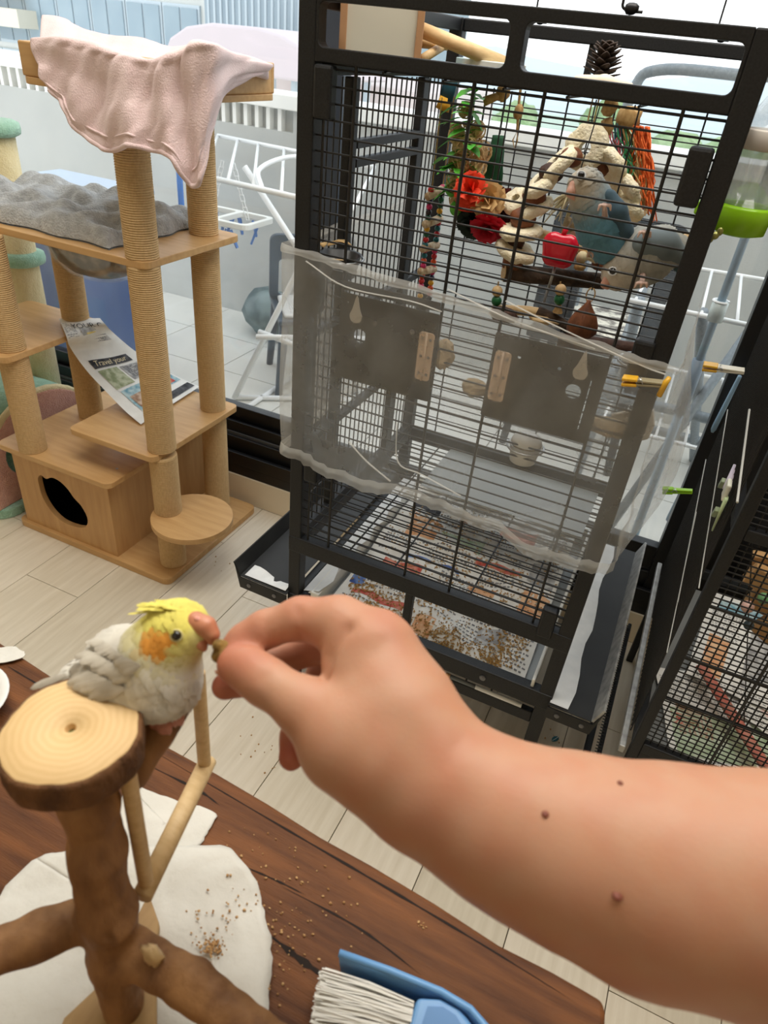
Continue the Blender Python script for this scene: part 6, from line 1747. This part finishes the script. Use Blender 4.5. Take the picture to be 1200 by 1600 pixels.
for bx_, by_ in ((253, 1122), (272, 1108)):
    ft = Body(); o_ = V((-0.1928,0.1898,0.9087)) if bx_ == 253 else V((-0.1896,0.1946,0.9109))
    a = V((-0.1857,0.1872,0.9067)) + RT * (bx_ - 262) * .000348 - UPV * (by_ - 1112) * .000348
    ft.chain([o_, a], [.0040, .0032], .002)
    tips = []
    for dx, dy in ((-14, 6), (-2, 14), (8, 12)):
        q = V((-0.1857,0.1872,0.9067)) + RT * (bx_ + dx - 262) * .00035 - UPV * (by_ + dy - 1112) * .00035
        e = q - UPV * .004 + FW * .003
        ft.chain([a, q, e], [.0028, .0026, .0020], .0015); tips.append(e)
    fo = ft.mesh('foot', .0008, m_foot, ck)
    for e in tips: MB().tube([e, e - UPV * .0018 + FW * .0012, e - UPV * .0026 + FW * .003], [.0013, .0009, .0002], 6).build('claw', m_claw, fo, smooth=True)
# the treat held out to it
tr_ = Body()
rg = random.Random(4)
c = V((-0.1562,0.2008,0.9565))
for k in range(9): tr_.ell(c + V(rg.uniform(-.003, .003), rg.uniform(-.003, .003), rg.uniform(-.004, .004)), [rg.uniform(.0024, .0036)] * 3, k=.0014)
tag(tr_.mesh('treat', .0007, pmat('olive_brown_treat', (150, 116, 52), .8, var=((104, 78, 34), 260, (1, 1, 1), 3), bump=(600, .9, .001, (1, 1, 1))), relax=1), 'crumbly olive brown treat pinched between the finger tips', 'treat')

# lovebirds
def lovebird(label, chain, rs, wing, wrs, cols_, beak, eye, feet, seed, tail):
    t = thing('lovebird', label, 'bird', chain[2])
    b = Body(); b.chain([tuple(q) for q in chain], rs, .010)
    hd_, face, crown, belly, wingc, hr = V(chain[0]), cols_[0], cols_[1], cols_[2], cols_[3], rs[0]
    fl = (V(chain[-1]) - V(chain[0])).normalized()
    fpt = V(beak[0])
    def col(p):
        p = Vector(p)
        k = min(1, max(0, ((p - fpt).length - hr * .75) / (hr * .8)))
        c = face * (1 - k) + crown * k
        k2 = min(1, max(0, ((p - hd_).length - hr * .95) / (hr * 1.1)))
        return c * (1 - k2) + belly * k2
    o = b.mesh('body', .0032, m_feather, t, colour=lambda v: np.array([col(p) for p in v]))
    plumage('plumage', o, t, m_feather, lambda p: fl, lambda p: .0065 if (p - hd_).length < hr * 1.3 else .013, 1500, col, seed, skip=lambda p: (p - fpt).length < .010)
    w = Body(); w.chain(wing, wrs, .006)
    w.mesh('wing', .0028, m_feather, t, colour=lambda v: np.tile(wingc, (len(v), 1)))
    tb_ = MB()
    for k in range(5):
        a, c = V(tail[0]), V(tail[1])
        d = (c - a); n = FW * -1
        feather(tb_, a + RT * (k - 2) * .004, (d.normalized() + RT * (k - 2) * .06).normalized(), (n - d.normalized() * n.dot(d.normalized())).normalized(), d.length, .0065)
    tb_.build('tail', pmat('tail_feathers_%d' % seed, (84, 112, 122), .7), t, smooth=True, solid=.0008)
    bb_ = Body(); bb_.chain(beak, [.0068, .0056, .0014], .003); bb_.mesh('beak', .0014, pmat('pale_pink_beak', (222, 170, 150), .45), t)
    ey_ = MB().ball(eye, .0042, 12, 8).build('eye', m_eye, t, smooth=True)
    MB().tube([V(eye) + RT * .0052 * math.cos(q) + UPV * .005 * math.sin(q) for q in [i * .524 for i in range(12)]], .0012, 6, closed=True).build('eye_ring', m_pw, ey_, smooth=True)
    for leg in feet:
        f = Body(); f.chain(leg, [.0050] + [.0030] * (len(leg) - 1), .002)
        e = V(leg[-1])
        for dx in (-.006, 0, .006): f.chain([tuple(e), tuple(e + RT * dx - UPV * .002 - FW * .003), tuple(e + RT * dx * 1.3 - UPV * .007)], [.0022, .0020, .0014], .001)
        f.mesh('foot', .0014, pmat('pale_pink_foot', (206, 176, 164), .6), t)
    return t
lovebird('blue lovebird with a pale face standing upright behind the front bars',
    [(-0.1534,0.9550,1.0910), (-0.1413,0.9580,1.0734), (-0.1260,0.9620,1.0527), (-0.1086,0.9650,1.0320), (-0.0955,0.9700,1.0177)], [.0225, .0240, .0290, .0250, .0150],
    [(-0.1223,0.9500,1.0848), (-0.1084,0.9480,1.0698), (-0.0934,0.9520,1.0508), (-0.0765,0.9620,1.0260)], [.010, .013, .010, .004], (L3(198, 186, 166), L3(136, 146, 148), L3(92, 142, 164), L3(58, 86, 102)),
    [(-0.1654,0.9420,1.0921), (-0.1663,0.9360,1.0846), (-0.1603,0.9360,1.0768)], (-0.1585,0.9340,1.1053), [[(-0.1190,0.9450,1.0587), (-0.1194,0.9250,1.0726), (-0.1203,0.9120,1.0813)], [(-0.1190,0.9580,1.0298), (-0.1214,0.9520,1.0241), (-0.1246,0.9500,1.0191)]], 41, ((-0.0957,0.9650,1.0210), (-0.0705,0.9750,0.9997)))
lovebird('pale grey lovebird bending down beside the blue one at the right',
    [(-0.0895,0.9550,0.9961), (-0.0787,0.9600,1.0069), (-0.0635,0.9650,1.0216), (-0.0474,0.9700,1.0315), (-0.0313,0.9750,1.0337)], [.0180, .0260, .0330, .0270, .0170],
    [(-0.0629,0.9450,1.0409), (-0.0424,0.9500,1.0423), (-0.0170,0.9650,1.0305)], [.018, .018, .009], (L3(214, 204, 190), L3(200, 194, 182), L3(176, 178, 172), L3(118, 132, 138)),
    [(-0.0966,0.9450,0.9919), (-0.0977,0.9420,0.9858), (-0.0929,0.9420,0.9803)], (-0.0924,0.9320,1.0052), [[(-0.0571,0.9450,1.0087), (-0.0534,0.9180,1.0052), (-0.0545,0.9120,1.0039)], [(-0.0644,0.9450,1.0459), (-0.0664,0.9200,1.0578), (-0.0677,0.9120,1.0603)]], 42, ((-0.0328,0.9750,1.0334), (-0.0028,0.9850,1.0112)))

# ------------------------------------------------------------------ forearm and hand
pe_ = thing('person', 'bare right forearm and hand reaching in and pinching a treat', 'person', (-0.0323,0.2023,0.9426))
hb = Body()
# forearm and wrist
hb.chain([(0.1634,0.2333,0.9415), (0.1109,0.2181,0.9344), (0.0728,0.2084,0.9307), (0.0318,0.2003,0.9309), (-0.0036,0.1963,0.9335), (-0.0294,0.1964,0.9384)], [.0500, .0476, .0448, .0392, .0330, .0296], .010)
hb.chain([(0.1175,0.2195,0.9169), (0.0632,0.2046,0.9182), (0.0101,0.1977,0.9246), (-0.0335,0.1933,0.9310)], [.0420, .0385, .0320, .0270], .010)
# back of the hand
hb.cap((-0.0333,0.1975,0.9401), (-0.0595,0.2075,0.9534), .0288, .0272, .010)
hb.cap((-0.0473,0.1999,0.9402), (-0.0745,0.2087,0.9524), .0270, .0240, .010)
hb.cap((-0.0550,0.2072,0.9507), (-0.0827,0.2278,0.9686), .0250, .0208, .010)
hb.cap((-0.0679,0.2051,0.9546), (-0.0911,0.2223,0.9655), .0230, .0185, .010)
hb.cap((-0.0642,0.2209,0.9494), (-0.0840,0.2368,0.9531), .0230, .0190, .010)
# thenar mass and thumb
hb.cap((-0.0471,0.1926,0.9373), (-0.0781,0.1889,0.9486), .0270, .0245, .010)
hb.chain([(-0.0639,0.1909,0.9474), (-0.0855,0.1896,0.9534), (-0.1022,0.1904,0.9563), (-0.1277,0.1940,0.9571), (-0.1385,0.1964,0.9571), (-0.1464,0.1972,0.9553)], [.0250, .0172, .0132, .0110, .0100, .0097], .006)
# index
hb.chain([(-0.0900,0.2300,0.9701), (-0.1078,0.2326,0.9724), (-0.1283,0.2291,0.9697), (-0.1439,0.2190,0.9624), (-0.1513,0.2118,0.9565), (-0.1543,0.2067,0.9530)], [.0190, .0142, .0106, .0094, .0086, .0076], .005)
# middle, ring, little
hb.chain([(-0.0859,0.2356,0.9560), (-0.1043,0.2395,0.9499), (-0.1262,0.2379,0.9415), (-0.1433,0.2222,0.9328), (-0.1511,0.2092,0.9300), (-0.1570,0.2013,0.9294)], [.0170, .0112, .0090, .0088, .0084, .0074], .004)
hb.chain([(-0.0814,0.2370,0.9416), (-0.1015,0.2405,0.9321), (-0.1189,0.2426,0.9194), (-0.1235,0.2329,0.9016), (-0.1220,0.2165,0.8926), (-0.1186,0.2063,0.8875)], [.0175, .0126, .0100, .0090, .0084, .0072], .004)
hb.chain([(-0.0718,0.2350,0.9301), (-0.0888,0.2402,0.9144), (-0.0999,0.2376,0.9025), (-0.1003,0.2279,0.8932), (-0.0950,0.2181,0.8911)], [.0165, .0112, .0090, .0082, .0068], .004)
# creases
S_ = lambda a, b, d=.0008, w=.0012: hb.crease(a, b, d * 1.3, w * 1.15)
S_((-0.1268,0.1949,0.9737), (-0.1244,0.1873,0.9673)); S_((-0.1245,0.1952,0.9729), (-0.1224,0.1886,0.9681), .0005)
S_((-0.1279,0.2254,0.9822), (-0.1216,0.2185,0.9676), .0016, .0016); S_((-0.1409,0.2168,0.9755), (-0.1353,0.2105,0.9622), .0014, .0015)
S_((-0.0981,0.2014,0.9655), (-0.1012,0.2083,0.9731), .0022, .003); S_((-0.1012,0.2083,0.9731), (-0.0969,0.2206,0.9839), .0026, .003)
S_((-0.0315,0.1811,0.9699), (-0.0279,0.1979,0.9732), .0006, .003); S_((-0.0829,0.2038,0.9786), (-0.0778,0.2187,0.9889), .0005, .003)
skin_b, skin_r = L3(194, 150, 123), L3(180, 102, 80)
red_pts = [(V((-0.1479,0.1973,0.9562)), .020, .8), (V((-0.1570,0.2013,0.9294)), .018, .9), (V((-0.1191,0.2070,0.8887)), .024, .9), (V((-0.1535,0.2079,0.9542)), .016, .6), (V((-0.1289,0.2301,0.9714)), .016, .45), (V((-0.1209,0.2395,0.9286)), .03, .7), (V((-0.0850,0.2325,0.9797)), .02, .3), (V((0.0736,0.1892,0.8901)), .05, .45), (V((0.1220,0.2021,0.8908)), .06, .5), (V((-0.0292,0.1819,0.9522)), .03, .25)]  # forearm underside points put its shaded red into the skin colour
moles = [(V((0.0129,0.1756,0.9779)), .0016), (V((0.0347,0.1892,0.9956)), .0013), (V((0.0463,0.1656,0.9643)), .0022)]
def skin_col(v):
    k = np.zeros(len(v))
    for c, r, a in red_pts: k = np.maximum(k, a * np.exp(-(((v - np.array(c)) ** 2).sum(1)) / (r * r)))
    k += .10 * np.sin(v[:, 0] * 190 + 2 * np.sin(v[:, 1] * 140)) * np.sin(v[:, 2] * 170)
    k = np.clip(k, 0, 1)[:, None]
    return skin_b * (1 - k) + skin_r * k
m_skin = pmat('fair_skin', (224, 176, 146), .5, 0, .35, cattr='tint', var=((255, 236, 226), 55, (1, 1, 1), 1.6), bump=(520, .10, .001, (1, 1, 1)), sss=.18)
hand = hb.mesh('arm_and_hand', .0020, m_skin, pe_, colour=skin_col, relax=1)
hv = BVHTree.FromPolygons([v.co[:] for v in hand.data.vertices], [p.vertices[:] for p in hand.data.polygons])
m_mole = pmat('brown_mole', (120, 62, 44), .6)
for c, r in moles:
    h_ = hv.ray_cast(camp, (c - camp).normalized())
    if h_[0]: MB().ball(h_[0] + h_[1] * .0001, (r, r, r * .5), 10, 6).build('mole', m_mole, pe_, smooth=True)
# thumb nail and index nail lie on the side turned towards the bird
m_nail = pmat('pinkish_nail', (226, 168, 146), .25, 0, .6)
def nail(tip, along, out_, w, l):
    d = V(along).normalized(); n = V(out_); n = (n - d * n.dot(d)).normalized(); s_ = d.cross(n)
    rows = []
    for i in range(7):
        t = i / 6
        wd = w * (.86 + .14 * math.sin(t * 3.1)) * (1 if t < .8 else .85)
        rows.append([tuple(V(tip) - d * l * (1 - t) + s_ * wd * math.sin(q) + n * wd * (math.cos(q) - 1) * .8) for q in [(-1 + j / 4) * 1.1 for j in range(9)]])
    return MB().grid(rows).build('nail', m_nail, pe_, smooth=True, solid=.0006)
td = V((-0.1464,0.1972,0.9553)) - V((-0.1279,0.1943,0.9576))
nail(V((-0.1464,0.1972,0.9553)) + td.normalized() * .006 + (-RT * .5 - UPV * .8).normalized() * .0086, td, -RT * .5 - UPV * .9 - FW * .1, .0062, .0115)
idd = V((-0.1543,0.2067,0.9530)) - V((-0.1439,0.2190,0.9624))
nail(V((-0.1543,0.2067,0.9530)) + idd.normalized() * .005 + (UPV * .8 - RT * .5 + FW * .3).normalized() * .0070, idd, UPV * .8 - RT * .5 + FW * .4, .0052, .0100)
